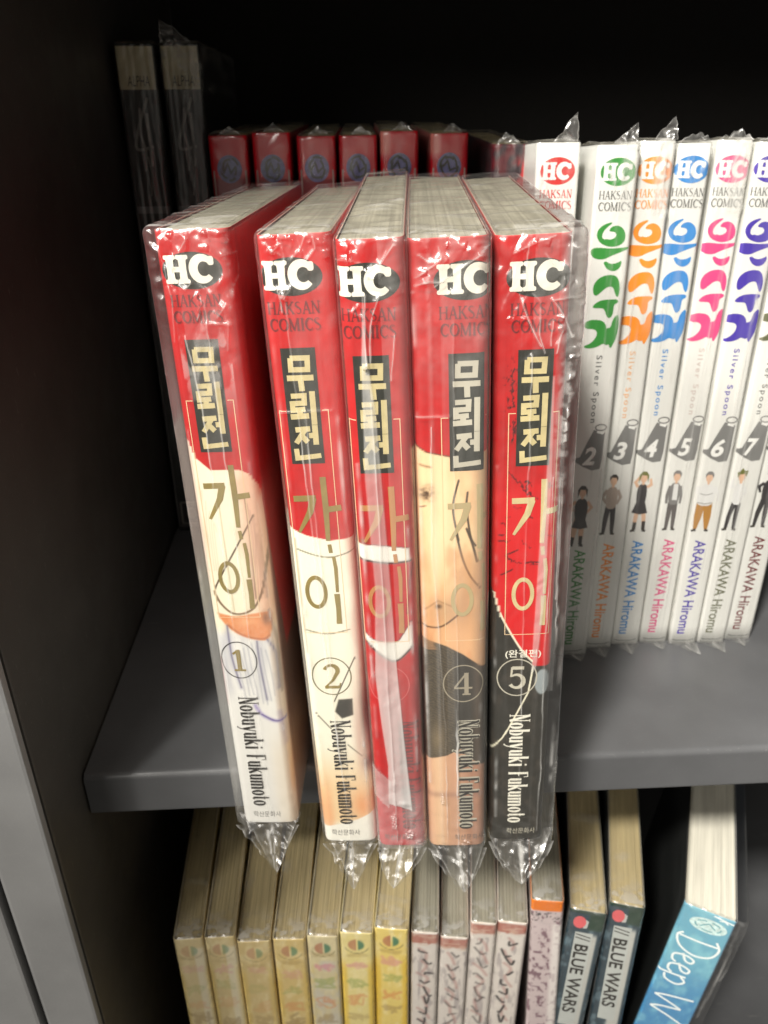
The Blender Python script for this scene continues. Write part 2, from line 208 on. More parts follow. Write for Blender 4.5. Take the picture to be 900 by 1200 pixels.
def mesh_np(name, V, F, material, parent=None, smooth=False, color=None, milk=None):
    """V (n,3) metres, F (m,4) or list of tuples -> one mesh object"""
    me = bpy.data.meshes.new(name)
    if isinstance(F, np.ndarray):
        nf, k = F.shape
        me.vertices.add(len(V)); me.vertices.foreach_set("co", np.asarray(V, np.float32).ravel())
        me.loops.add(nf * k); me.loops.foreach_set("vertex_index", F.astype(np.int32).ravel())
        me.polygons.add(nf); me.polygons.foreach_set("loop_start", np.arange(0, nf * k, k, dtype=np.int32))
        me.polygons.foreach_set("loop_total", np.full(nf, k, np.int32))
        me.update(calc_edges=True)
    else:
        me.from_pydata([tuple(map(float, v)) for v in V], [], F); me.update()
    me.validate()
    if smooth: me.polygons.foreach_set("use_smooth", np.ones(len(me.polygons), bool))
    if color is not None:
        a = me.color_attributes.new("print", 'FLOAT_COLOR', 'POINT')
        a.data.foreach_set("color", np.concatenate([color, np.ones((len(color), 1))], 1).astype(np.float32).ravel())
    if milk is not None:
        a = me.attributes.new("milk", 'FLOAT', 'POINT'); a.data.foreach_set("value", np.asarray(milk, np.float32))
    me.materials.append(material)
    return link(name, me, parent)

def grid_faces(nr, nc, off=0):
    i = np.arange(nr - 1)[:, None] * nc + np.arange(nc - 1)[None, :]
    return (np.stack([i, i + 1, i + 1 + nc, i + nc], -1).reshape(-1, 4) + off)

def bevel_box(name, lo, hi, material, parent=None, bev=0.0008, seg=2):
    bm = bmesh.new(); bmesh.ops.create_cube(bm, size=1.0)
    for v in bm.verts:
        for k in range(3): v.co[k] = lo[k] if v.co[k] < 0 else hi[k]
    if bev: bmesh.ops.bevel(bm, geom=list(bm.edges), offset=bev, segments=seg, profile=0.7, affect='EDGES')
    me = bpy.data.meshes.new(name); bm.to_mesh(me); bm.free()
    for p in me.polygons: p.use_smooth = False
    me.materials.append(material)
    return link(name, me, parent)

def thing(name, label, cat, M, group=None):
    o = bpy.data.objects.new(name, None); COL.objects.link(o)
    o.empty_display_size = 0.01
    o.matrix_world = M; o["label"] = label; o["category"] = cat
    if group: o["group"] = group
    return o

def frame_matrix(o, X, Z):
    X = Vector(X).normalized(); Z = Vector(Z).normalized()
    X = (X - Z * X.dot(Z)).normalized(); Y = Z.cross(X)
    return Matrix(((X.x, Y.x, Z.x, o[0]), (X.y, Y.y, Z.y, o[1]), (X.z, Y.z, Z.z, o[2]), (0, 0, 0, 1)))

# --- small numpy painter
def smooth01(x): x = np.clip(x, 0, 1); return x * x * (3 - 2 * x)
def hash2(i, j, s): 
    h = np.sin(i * 127.1 + j * 311.7 + s * 74.7) * 43758.5453
    return h - np.floor(h)
def vnoise(u, v, s=0):
    i, j = np.floor(u), np.floor(v); f, g = u - i, v - j
    f, g = f * f * (3 - 2 * f), g * g * (3 - 2 * g)
    return (hash2(i, j, s) * (1 - f) + hash2(i + 1, j, s) * f) * (1 - g) + (hash2(i, j + 1, s) * (1 - f) + hash2(i + 1, j + 1, s) * f) * g
def fbm(u, v, s=0, o=4):
    t = 0; a = .5
    for k in range(o): t = t + a * vnoise(u * 2 ** k, v * 2 ** k, s + k); a *= .5
    return t / (1 - .5 ** o)
def dpoly(u, v, pts):
    d = np.full(u.shape, 1e9)
    for (x0, y0), (x1, y1) in zip(pts[:-1], pts[1:]):
        dx, dy = x1 - x0, y1 - y0; q = dx * dx + dy * dy + 1e-12
        t = np.clip(((u - x0) * dx + (v - y0) * dy) / q, 0, 1)
        d = np.minimum(d, np.hypot(u - x0 - t * dx, v - y0 - t * dy))
    return d
def inside(u, v, pts):
    r = np.zeros(u.shape, bool); n = len(pts)
    for k in range(n):
        x0, y0 = pts[k]; x1, y1 = pts[(k + 1) % n]
        c = (y0 > v) != (y1 > v)
        r ^= c & (u < (x1 - x0) * (v - y0) / ((y1 - y0) if y1 != y0 else 1e-9) + x0)
    return r
def region(u, v, pts, soft=.12):
    d = dpoly(u, v, pts + [pts[0]]); sd = np.where(inside(u, v, pts), d, -d)
    return smooth01(sd / soft * .5 + .5)
def below(u, v, pts, soft=.12):
    p = np.array(sorted(pts)); return smooth01((np.interp(u, p[:, 0], p[:, 1]) - v) / soft * .5 + .5)
def line(u, v, pts, w, soft=.12): return smooth01((w / 2 - dpoly(u, v, pts)) / soft + .5)
def over(c, rgb, m): return c * (1 - m[..., None]) + np.asarray(rgb, float) * m[..., None]
def curve(pts, n=8):
    """Catmull-Rom through points"""
    P = [pts[0]] + list(pts) + [pts[-1]]; out = []
    for k in range(1, len(P) - 2):
        a, b, c, d = map(np.array, P[k - 1:k + 3])
        for t in np.linspace(0, 1, n, endpoint=False):
            out.append(tuple(.5 * ((2 * b) + (c - a) * t + (2 * a - 5 * b + 4 * c - d) * t * t + (3 * b - a - 3 * c + d) * t ** 3)))
    return out + [tuple(pts[-1])]

# --- flat shapes: a list of (verts2d, faces) in millimetres
def chaikin(P, n=2):
    for _ in range(n):
        P = [q for k in range(len(P)) for a, b in [(P[k], P[(k + 1) % len(P)])] for q in ((.75 * a[0] + .25 * b[0], .75 * a[1] + .25 * b[1]), (.25 * a[0] + .75 * b[0], .25 * a[1] + .75 * b[1]))]
    return P
def rect(x0, y0, x1, y1): return ([(x0, y0), (x1, y0), (x1, y1), (x0, y1)], [(0, 1, 2, 3)])
def poly(pts): return (list(pts), [tuple(range(len(pts)))])
def ell(cx, cy, rx, ry, n=40): return poly([(cx + rx * math.cos(2 * math.pi * k / n), cy + ry * math.sin(2 * math.pi * k / n)) for k in range(n)])
def ring(cx, cy, rx, ry, w, n=48, a0=0, a1=360, w2=None):
    V, F = [], []; full = abs(a1 - a0) >= 360; m = n if full else n + 1; w2 = w if w2 is None else w2
    for k in range(m):
        a = math.radians(a0 + (a1 - a0) * k / n); c, s = math.cos(a), math.sin(a)
        V += [(cx + rx * c, cy + ry * s), (cx + (rx - w) * c, cy + (ry - w2) * s)]
    for k in range(n):
        a, b = 2 * k, 2 * ((k + 1) % m); F.append((a, b, b + 1, a + 1))
    return (V, F)
def stroke(pts, w):
    """a strip of constant or varying width along points"""
    n = len(pts); W = [w] * n if np.isscalar(w) else list(w)
    V, F = [], []
    for k in range(n):
        a = np.array(pts[max(k - 1, 0)]); b = np.array(pts[k]); c = np.array(pts[min(k + 1, n - 1)])
        t1 = b - a; t2 = c - b
        t1 = t1 / (np.linalg.norm(t1) + 1e-9); t2 = t2 / (np.linalg.norm(t2) + 1e-9)
        t = t1 + t2; t = t / (np.linalg.norm(t) + 1e-9); nn = np.array([-t[1], t[0]])
        ref = t2 if k == 0 else t1
        m = 1 / max(.5, abs(nn @ np.array([-ref[1], ref[0]])))
        V += [tuple(b + nn * W[k] / 2 * m), tuple(b - nn * W[k] / 2 * m)]
    for k in range(n - 1): F.append((2 * k, 2 * k + 1, 2 * k + 3, 2 * k + 2))
    return (V, F)
def move(S, f): return [([f(x, y) for x, y in V], F) for V, F in S]

FONT_CACHE = {}
def font_shape(text, offset=0.0, shear=0.0, spacing=1.0):
    """sans letters from Blender's own font, laid out in a unit box: returns shape, width for height 1"""
    key = (text, offset, shear, spacing)
    if key in FONT_CACHE: return FONT_CACHE[key]
    cu = bpy.data.curves.new("lettering_curve", 'FONT'); cu.body = text; cu.offset = offset; cu.shear = shear; cu.space_character = spacing
    cu.resolution_u = 5
    o = bpy.data.objects.new("lettering_curve", cu); COL.objects.link(o)
    dg = bpy.context.evaluated_depsgraph_get(); dg.update()
    me = bpy.data.meshes.new_from_object(o.evaluated_get(dg))
    V = np.array([(v.co.x, v.co.y) for v in me.vertices]); F = [tuple(p.vertices) for p in me.polygons]
    bpy.data.objects.remove(o); bpy.data.curves.remove(cu); bpy.data.meshes.remove(me)
    lo, hi = V.min(0), V.max(0)
    FONT_CACHE[key] = (V - lo) / (hi - lo), F
    return FONT_CACHE[key]
def text_box(text, x0, y0, x1, y1, **k):
    V, F = font_shape(text, **k)
    return [([(x0 + (x1 - x0) * a, y0 + (y1 - y0) * b) for a, b in V], F)]
def text_down(text, xl, xr, zt, zb, slant=0.0, **k):
    """lettering turned a quarter clockwise, reading downwards"""
    V, F = font_shape(text, **k)
    return [([(xl + (xr - xl) * b + slant * a, zt + (zb - zt) * a) for a, b in V], F)]

T_, t_ = .15, .05
def arc(cx, cy, rx, ry, a0, a1, n=14): return [(cx + rx * math.cos(math.radians(a0 + (a1 - a0) * k / n)), cy + ry * math.sin(math.radians(a0 + (a1 - a0) * k / n))) for k in range(n + 1)]
# roman capitals, cap height 1: width, strokes (points, width)
CAPS = {
 'H': (.8, [([(.13, 0), (.13, 1)], T_), ([(.67, 0), (.67, 1)], T_), ([(.13, .52), (.67, .52)], t_), ([(0, .97), (.27, .97)], t_), ([(.53, .97), (.8, .97)], t_), ([(0, .03), (.27, .03)], t_), ([(.53, .03), (.8, .03)], t_)]),
 'A': (.8, [([(.1, 0), (.4, 1)], t_ * 1.3), ([(.4, 1), (.68, 0)], T_), ([(.2, .34), (.58, .34)], t_), ([(0, .03), (.22, .03)], t_), ([(.54, .03), (.8, .03)], t_)]),
 'K': (.8, [([(.13, 0), (.13, 1)], T_), ([(.64, .97), (.2, .45)], t_ * 1.3), ([(.3, .58), (.68, .02)], T_), ([(0, .97), (.27, .97)], t_), ([(.5, .97), (.76, .97)], t_), ([(0, .03), (.27, .03)], t_), ([(.55, .03), (.82, .03)], t_)]),
 'S': (.6, [(arc(.3, .75, .21, .21, 40, 200) + [(.3, .52)] + arc(.3, .26, .21, .23, 60, -150), [t_ + (T_ - t_) * math.exp(-((k - 14.5) / 5) ** 2) for k in range(31)])]),
 'N': (.8, [([(.12, 0), (.12, 1)], t_ * 1.3), ([(.12, 1), (.66, .0)], T_), ([(.66, 0), (.66, 1)], t_ * 1.3), ([(0, .97), (.2, .97)], t_), ([(.54, .97), (.8, .97)], t_), ([(0, .03), (.26, .03)], t_)]),
 'C': (.76, [(arc(.42, .5, .33, .46, 40, 320, 24), [t_ + (T_ - t_) * math.exp(-((k - 12) / 7) ** 2) for k in range(25)]), ([(.68, .98), (.68, .7)], t_)]),
 'O': (.8, [(arc(.4, .5, .33, .46, 0, 360, 28), [t_ + (T_ - t_) * abs(math.cos(2 * math.pi * k / 28)) for k in range(29)])]),
 'M': (.98, [([(.13, 0), (.13, 1)], t_ * 1.3), ([(.13, 1), (.47, .05)], T_), ([(.47, .05), (.82, 1)], t_ * 1.3), ([(.82, 0), (.82, 1)], T_), ([(0, .97), (.2, .97)], t_), ([(.76, .97), (.98, .97)], t_), ([(0, .03), (.27, .03)], t_), ([(.7, .03), (.96, .03)], t_)]),
 'I': (.36, [([(.18, 0), (.18, 1)], T_), ([(.03, .97), (.33, .97)], t_), ([(.03, .03), (.33, .03)], t_)]),
}
D_, d_ = .125, .04
def st(x, a=0, b=.66, w=D_): return ([(x, a), (x, b)], w)
def sf(x, y, h=.07): return ([(x - h, y), (x + h, y)], d_)
# narrow roman letters, cap height 1
NARROW = {
 'N': (.42, [st(.06, 0, 1, d_ * 1.3), ([(.06, 1), (.34, 0)], D_), st(.34, 0, 1, d_ * 1.3), sf(.05, .985), sf(.35, .985), sf(.06, .015)]),
 'F': (.36, [st(.1, 0, 1), ([(.04, .985), (.34, .985)], d_), ([(.32, 1), (.33, .78)], d_), ([(.1, .52), (.26, .52)], d_), sf(.1, .015)]),
 'o': (.34, [(arc(.16, .33, .115, .31, 0, 360, 20), [d_ + (D_ - d_) * abs(math.cos(2 * math.pi * k / 20)) for k in range(21)])]),
 'b': (.34, [st(.07, 0, 1), (arc(.16, .33, .115, .31, 150, -150, 20), [d_ + (D_ - d_) * max(0, math.cos(math.radians(150 - 15 * k))) for k in range(21)]), sf(.04, .985, .05)]),
 'u': (.36, [([(.08, .66), (.08, .12), (.14, .02), (.22, .08), (.26, .2)], [D_, D_, d_ * 1.4, d_, d_]), st(.28, 0), sf(.05, .645, .05), sf(.25, .645, .05), sf(.31, .015, .04)]),
 'y': (.34, [([(.05, .66), (.18, .04)], D_), ([(.3, .66), (.16, -.12), (.08, -.26), (.03, -.24)], d_ * 1.3), sf(.06, .645), sf(.29, .645, .05)]),
 'k': (.36, [st(.07, 0, 1), ([(.28, .64), (.1, .34)], d_ * 1.3), ([(.15, .42), (.31, .02)], D_), sf(.04, .985, .05), sf(.07, .015), sf(.3, .015, .05), sf(.28, .645, .05)]),
 'i': (.19, [st(.09), ([(.04, .86), (.14, .86)], .1), sf(.06, .645, .05), sf(.09, .015)]),
 'm': (.56, [st(.07), st(.26), st(.46), ([(.07, .52), (.13, .63), (.2, .65), (.26, .55)], d_ * 1.4), ([(.26, .52), (.32, .63), (.4, .65), (.46, .55)], d_ * 1.4), sf(.04, .645, .05), sf(.07, .015), sf(.26, .015), sf(.46, .015)]),
 't': (.24, [([(.1, .9), (.1, .1), (.15, .02), (.22, .08)], [D_ * .7, D_, d_ * 1.5, d_]), ([(.02, .645), (.21, .645)], d_)]),
 ' ': (.22, []),
}
def stroke_text(text, table, gap=.04):
    """returns shapes with the line's left end at 0 and cap height 1, and its width"""
    x = 0; S = []
    for ch in text:
        w, L = table[ch]
        for pts, ww in L: S.append(stroke([(x + a, b) for a, b in pts], ww))
        x += w + gap
    return S, x - gap
def stroke_box(text, table, x0, y0, x1, y1, gap=.04):
    S, w = stroke_text(text, table, gap)
    return move(S, lambda a, b: (x0 + (x1 - x0) * a / w, y0 + (y1 - y0) * b))
def stroke_down(text, table, xl, xr, zt, zb, gap=.04):
    S, w = stroke_text(text, table, gap)
    return move(S, lambda a, b: (xl + (xr - xl) * b, zt + (zb - zt) * a / w))

# --- a book's spine in plan: x across, returns depth y of the outside of the cover at x (mm)
def spine_y(x, w, r, bulge=.15):
    ax = np.abs(x); y = bulge * (2 * x / w) ** 2
    c = np.clip(ax - (w / 2 - r), 0, r)
    return y + (r - np.sqrt(np.maximum(r * r - c * c, 0)))

def decal(name, parent, material, shapes, w, r, eps, bulge=.15, zmin=0.2, zmax=1e9, step=.004):
    """print lying on the spine: shapes in mm (x across, z up), wrapped on the rounded spine"""
    bm = bmesh.new()
    lv = bm.verts.layers.float.new("lift")
    for q, (V, F) in enumerate(shapes):
        vs = [bm.verts.new((x, 0, z)) for x, z in V]
        for v in vs: v[lv] = q * step
        for f in F:
            if len(set(f)) < 3: continue
            try: bm.faces.new([vs[k] for k in f])
            except ValueError: pass
    bm.normal_update()
    bmesh.ops.triangulate(bm, faces=bm.faces[:], ngon_method='EAR_CLIP')
    def cut(co, no, clear=False):
        bmesh.ops.bisect_plane(bm, geom=bm.verts[:] + bm.edges[:] + bm.faces[:], plane_co=co, plane_no=no, clear_outer=clear)
    lim = w / 2 - .06
    xs = [v.co.x for v in bm.verts]
    if max(xs) > lim: cut((lim, 0, 0), (1, 0, 0), True)
    if min(xs) < -lim: cut((-lim, 0, 0), (-1, 0, 0), True)
    zs = [v.co.z for v in bm.verts]
    if zs and min(zs) < zmin: cut((0, 0, zmin), (0, 0, -1), True)
    if zs and max(zs) > zmax: cut((0, 0, zmax), (0, 0, 1), True)
    for c in np.arange(-w / 2 + r + .4, w / 2 - r - .2, 1.1):
        if min(xs) < c < max(xs): cut((float(c), 0, 0), (1, 0, 0))
    for k in (1.0, .7, .4, .2):
        for s in (-1, 1):
            c = s * (w / 2 - r * k)
            if min(xs) < c < max(xs): cut((c, 0, 0), (1, 0, 0))
    for v in bm.verts:
        x = v.co.x
        v.co = Vector((x * MM, (float(spine_y(np.float64(x), w, r, bulge)) - eps - v[lv]) * MM, v.co.z * MM))
    for f in bm.faces:
        f.normal_update()
        if f.normal.y > 0: f.normal_flip()
    me = bpy.data.meshes.new(name); bm.to_mesh(me); bm.free()
    me.materials.append(material)
    return link(name, me, parent)

def cover_mesh(parent, w, h, depth, r, paint, material, bulge=.15, side=14.0, du=.22, dz=.28, name="cover", tail=True):
    """jacket round spine and both boards; paint(u, z) gives sRGB 0..255 (u runs on round the corners)"""
    nx = int(w / du); th = np.linspace(0, math.pi / 2, 7)
    xf = np.linspace(-(w / 2 - r), w / 2 - r, nx)
    right = [(w / 2 - r + r * math.sin(t), None) for t in th[1:]]
    X = list(xf) + [a for a, _ in right]
    Xa = np.array([-a for a, _ in right][::-1] + X)
    Ya = spine_y(Xa, w, r, bulge)
    y0 = Ya[-1]
    ys = np.concatenate([y0 + np.linspace(0, side, 28)[1:], np.linspace(y0 + side, depth, 6)[1:]])
    PX = np.concatenate([np.full(len(ys), -w / 2), Xa, np.full(len(ys), w / 2)])
    PY = np.concatenate([ys[::-1], Ya, ys])
    PU = np.concatenate([-(w / 2 + (ys[::-1] - y0)), Xa, w / 2 + (ys - y0)])
    zs = np.linspace(0, h, int(h / dz))
    n = len(PX)
    U, Zg = np.meshgrid(PU, zs)
    col = s2l(np.clip(paint(U, Zg), 0, 255)).reshape(-1, 3)
    V = np.stack([np.broadcast_to(PX, U.shape), np.broadcast_to(PY, U.shape), Zg], -1).reshape(-1, 3)
    F = grid_faces(len(zs), n)
    # card thickness: rims at head and foot
    inn = np.sign(PX) * np.minimum(np.abs(PX), w / 2 - .35); iny = np.maximum(PY, .42)
    nv = len(V)
    for zz, row in ((h, len(zs) - 1), (0.0, 0)):
        ring_ = np.stack([inn, iny, np.full(n, zz)], -1)
        off = len(V); V = np.concatenate([V, ring_]); col = np.concatenate([col, np.full((n, 3), s2l((215, 205, 185)))])
        a = row * n + np.arange(n - 1); b = off + np.arange(n - 1)
        q = np.stack([a, a + 1, b + 1, b], -1)
        F = np.concatenate([F, q if zz else q[:, ::-1]])
    return mesh_np(name, V * MM, F, material, parent, smooth=True, color=col)

def page_block(parent, w, h, depth, material, drop=.35, wave=.25, name="page_block", front=.7, cham=.62):
    """block of pages between the boards, its head slightly uneven"""
    nx, ny = 26, 8
    x = np.linspace(-w / 2 + .38, w / 2 - .38, nx); y = np.concatenate([[front], np.linspace(3.2, depth - .5, ny - 1)])
    X, Y = np.meshgrid(x, y); X[0] *= (w / 2 - .38 - cham) / (w / 2 - .38)
    Z = h - drop - wave * (hash2(np.floor(X * 2.3), 0 * X, 3) * .6 + .4 * (2 * X / w) ** 2)
    top = np.stack([X, Y, Z], -1).reshape(-1, 3)
    bot = np.stack([X, Y, 0 * X + .4], -1).reshape(-1, 3)
    n = nx * ny; V = np.concatenate([top, bot])
    F = list(map(tuple, grid_faces(ny, nx))) + [tuple(f[::-1]) for f in grid_faces(ny, nx, n)]
    b = [j for j in range(nx)] + [i * nx + nx - 1 for i in range(1, ny)] + [(ny - 1) * nx + j for j in range(nx - 2, -1, -1)] + [i * nx for i in range(ny - 2, 0, -1)]
    for k in range(len(b)):
        p, q = b[k], b[(k + 1) % len(b)]; F.append((p, p + n, q + n, q))
    return mesh_np(name, V * MM, [tuple(int(i) for i in f) for f in F], material, parent)

def facets(u, v, seed, n=9, fmin=.06, fmax=.22, aniso=1.0):
    """crumpled film: sum of sharp-edged triangle waves, 0 mean, about +-1"""
    r = np.random.default_rng(seed); t = 0; A = 0
    wu = u + 2.0 * (vnoise(u * .12, v * .12, seed) - .5) * 3; wv = v + 2.0 * (vnoise(u * .12 + 9, v * .12, seed) - .5) * 3
    for k in range(n):
        th = r.uniform(0, math.pi); f = r.uniform(fmin, fmax); a = .5 + r.random()
        p = (wu * math.cos(th) + wv * math.sin(th) * aniso) * f + r.random()
        t = t + a * (np.abs((p % 1.0) * 2 - 1) - .5); A += a * .3
    return t / A

def film(parent, w, h, depth, seed, material, gl=.5, gf=.55, gr=.5, rf=2.9, du=.22, dz=.3, side=22.0, amp_top=.55, amp_mid=.12, amp_bot=.4,
         creases=(), milk=None, base=.02, top=True, top_amp=.5, glints=(), tail=None, tail_p=1.1, pleats=.12, zlo=-.4, name="plastic_wrap", streak=.03, haze=.02, toph=.9, ear=None, cw=.15, cmilk=.6):
    """clear bag round a book: front and sides, the sheet over its head, and the gathered ear under its foot"""
    xl, xr = -(w / 2 + gl), w / 2 + gr
    th = np.linspace(0, math.pi / 2, 7)
    xs = np.linspace(xl + rf, xr - rf, max(6, int((xr - xl - 2 * rf) / du)))
    PX = np.concatenate([(xl + rf) - rf * np.sin(th[:0:-1]), xs, (xr - rf) + rf * np.sin(th[1:])])
    PY = np.concatenate([rf - rf * np.cos(th[:0:-1]), np.zeros(len(xs)), rf - rf * np.cos(th[1:])]) - gf
    NX = np.concatenate([-np.sin(th[:0:-1]), np.zeros(len(xs)), np.sin(th[1:])]); NY = -np.concatenate([np.cos(th[:0:-1]), np.ones(len(xs)), np.cos(th[1:])])
    ys = np.concatenate([np.linspace(rf - gf, side, 30)[1:], np.linspace(side, depth, 6)[1:]]); k = len(ys)
    U0 = np.concatenate([xl - (ys[::-1] - rf + gf), PX, xr + (ys - rf + gf)])
    PX = np.concatenate([np.full(k, xl), PX, np.full(k, xr)]); PY = np.concatenate([ys[::-1], PY, ys])
    NX = np.concatenate([-np.ones(k), NX, np.ones(k)]); NY = np.concatenate([np.zeros(k), NY, np.zeros(k)])
    zs = np.concatenate([np.linspace(zlo, h + toph - 2.0, int((h + toph) / dz)), np.linspace(h + toph - 2.0, h + toph - .03, 9)[1:]])
    U, Zg = np.meshgrid(U0, zs)
    amp = amp_mid + (amp_top - amp_mid) * np.exp(-((h - Zg) / 17.0) ** 2) + (amp_bot - amp_mid) * np.exp(-(Zg / 14.0) ** 2)
    H = amp * facets(U, Zg, seed) * .5 + pleats * facets(U, Zg * .05, seed + 5, fmin=.1, fmax=.4)
    fine = facets(U * 1.1, Zg, seed + 61, n=6, fmin=.09, fmax=.27)
    patch = smooth01((fbm(U * .16, Zg * .12, seed + 62) - .42) * 5)
    H = H + 1.25 * amp * fine * patch * np.where(np.abs(NX) < .6, 1.0, .35) + .25 * amp
    mk = np.full(U.shape, base)
    for (gu, gv, ru, rv) in glints:      # little pleated folds of the film
        q = np.hypot((U - gu) / max(ru, .7), (Zg - gv) / max(rv, .7)) + 1.1 * (fbm(U * .8, Zg * .6, seed + 90) - .5)
        on = smooth01((1 - q) * 3 + .5)
        sx, sz = .25, -(.6 + .6 * (1 - np.clip(Zg / h, 0, 1)))
        p = (U * sx + Zg * sz) + .5 * (vnoise(U * .6, Zg * .5, seed + 91) - .5)
        H = H * (1 - .5 * on) + on * ((p % .95) * .9 - .1)
    wu = U + .35 * (vnoise(U * .35, Zg * .3, seed + 80) - .5)
    for L in creases:  # traced strokes raised and whitened; some are painted highlights
        dd = dpoly(wu, Zg, L)
        H = H + .34 * np.exp(-np.abs(dd / .45))
        mk = mk + cmilk * np.exp(-(dd / cw) ** 2) * (.12 + 1.15 * vnoise(U * .3 + Zg * .02, Zg * .07, seed + 3) ** 1.6)
    mk = mk + streak * np.clip(1 - np.abs(vnoise(U * 1.1 + 5, Zg * .012, seed + 70) - .5) * 9, 0, 1) * vnoise(U * .5, Zg * .03, seed + 71)
    mk = mk + haze * (.4 + .6 * patch) * np.exp(-((h - Zg) / 24.0) ** 2)
    if milk is not None: mk = mk + milk(U, Zg)
    H = np.maximum(H, -gf * .6)
    H = H * np.where(np.abs(NX) < .75, 1.0, .3)
    zr = np.clip(Zg - (h + toph - 1.7), 0, 1.69); H = H * (1 - .45 * zr / 1.7) - (1.7 - np.sqrt(1.7 ** 2 - zr ** 2)) * .9
    mk = mk + .10 * amp * np.clip(facets(U, Zg, seed + 8, fmin=.1, fmax=.3), 0, 1)
    V = np.stack([PX + NX * H, PY + NY * H, Zg], -1).reshape(-1, 3)
    F = grid_faces(len(zs), len(PX)); M = np.clip(mk, 0, .92).ravel()
    parts_v, parts_f, parts_m = [V], [F], [M]; off = len(V)
    if top:
        x = np.linspace(xl + .9, xr - .9, max(12, int((xr - xl) / .45))); y = np.concatenate([np.linspace(-gf + 1.2, 5, 10), np.linspace(5, depth, 150)[1:]])
        X, Y = np.meshgrid(x, y)
        wr = facets(X * .5 + Y * .12 * math.sin(seed), Y, seed + 21, n=5, fmin=.03, fmax=.13)
        Zt = h + toph + top_amp * wr * smooth01((Y + gf - 1.2) / 4) - .5 * smooth01((np.abs(X - (xl + xr) / 2) - (xr - xl) / 2 + 1.6) / 1.6)
        V = np.stack([X, Y, Zt], -1).reshape(-1, 3)
        parts_v.append(V); parts_f.append(grid_faces(len(y), len(x), off)); off += len(V)
        parts_m.append(np.clip(.04 + .34 * np.clip(wr - .55, 0, 1.4) + .45 * np.exp(-((Y + gf) / 9) ** 2) * smooth01((fbm(X * .35, Y * .5, seed + 25) - .42) * 5), 0, .8).ravel())
    if tail:
        tx, ty, tz = tail
        a = np.linspace(0, 1, 34); b = np.linspace(0, 1, 40); Ag, Bg = np.meshgrid(a, b)
        for sgn, y0 in ((0, -gf - .1), (1, 4.5)):
            bx = (xl + (xr - xl) * Ag); sh = 1 - Bg ** tail_p
            cx = (xl + xr) / 2 + (tx - (xl + xr) / 2) * Bg
            X = cx + (bx - (xl + xr) / 2) * sh * (1 - .12 * np.sin(Bg * math.pi))
            Z = zlo + .2 + (tz - zlo) * Bg
            fold = (1 - np.abs(2 * Ag - 1)) * (Bg * (1 - Bg)) * 4
            Y = y0 * (1 - Bg) + ty * Bg + (-1.6 if not sgn else 1.0) * fold
            cr = facets(X * 1.3, Z * 1.3, seed + 31 + sgn, n=7, fmin=.08, fmax=.28)
            Y = Y + .9 * cr * (Bg * (1 - Bg) * 4) ** .5; X = X + .25 * cr * Bg * (1 - Bg) * 4
            m = .025 + .30 * np.clip(cr - .35, 0, 1.2) + .6 * np.exp(-((Ag - .5) / .03) ** 2) * (Bg > .1) + .35 * np.exp(-(np.minimum(Ag, 1 - Ag) / .03) ** 2) + .25 * np.exp(-((1 - Bg) / .08) ** 2)
            parts_v.append(np.stack([X, Y, Z], -1).reshape(-1, 3)); parts_f.append(grid_faces(40, 34, off)); parts_m.append(np.clip(m, 0, .9).ravel()); off += X.size
    if ear:
        # loose corner standing up above the head: base x0..x1, tip (x, z above head)
        x0, x1, tx, tz, ey = ear
        a = np.linspace(0, 1, 24); b = np.linspace(0, 1, 20); Ag, Bg = np.meshgrid(a, b)
        X = (x0 + (x1 - x0) * Ag) * (1 - Bg) + tx * Bg; Z = h + .3 + tz * Bg; 
        cr = facets(X * 1.2, Z * 1.2, seed + 41, n=7, fmin=.1, fmax=.3)
        Y = ey + 1.0 * Bg + 1.3 * cr * (1 - .6 * Bg); X = X + .7 * facets(Z * 1.4, X * .6, seed + 43, n=5, fmin=.1, fmax=.3) * (.3 + Bg) * (1 - Bg); Z = Z + .8 * facets(X * 1.2, X * .3, seed + 44, n=5, fmin=.1, fmax=.3) * np.sin(np.pi * Bg)
        m = .12 + .35 * np.clip(cr - .2, 0, 1.2) + .45 * np.exp(-(np.minimum(Ag, 1 - Ag) / .05) ** 2)
        parts_v.append(np.stack([X, Y, Z], -1).reshape(-1, 3)); parts_f.append(grid_faces(20, 24, off)); parts_m.append(np.clip(m, 0, .9).ravel()); off += X.size
    return mesh_np(name, np.concatenate(parts_v) * MM, np.concatenate(parts_f), material, parent, smooth=True, milk=np.concatenate(parts_m))

# ------------------------------------------------------------------ the bookcase
post_paint = worn_paint("lit_post_paint", (140, 140, 140), .5)  # case paint lightened to carry the stronger light on front faces
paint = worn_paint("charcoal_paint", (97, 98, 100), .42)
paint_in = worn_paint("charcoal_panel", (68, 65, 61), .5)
I4 = Matrix.Identity(4)
case = thing("bookcase", "dark grey metal bookcase holding rows of comics on its shelves", "bookcase", Matrix.Translation((0, 0, -.30)))
def cpart(name, lo, hi, m, bev=.0008):
    return bevel_box(name, (lo[0], lo[1], lo[2] + .30), (hi[0], hi[1], hi[2] + .30), m, case, bev)
XW, YF, YB = -.0965, -.028, .345
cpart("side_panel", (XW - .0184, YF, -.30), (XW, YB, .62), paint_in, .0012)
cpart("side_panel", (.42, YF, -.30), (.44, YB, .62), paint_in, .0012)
cpart("back_panel", (XW + .0003, YB - .004, -.2996), (.4197, YB, .6196), mat('back_panel_paint', (40, 38, 36), rough=.75, spec=.2, noise=.05, nscale=300), 0)

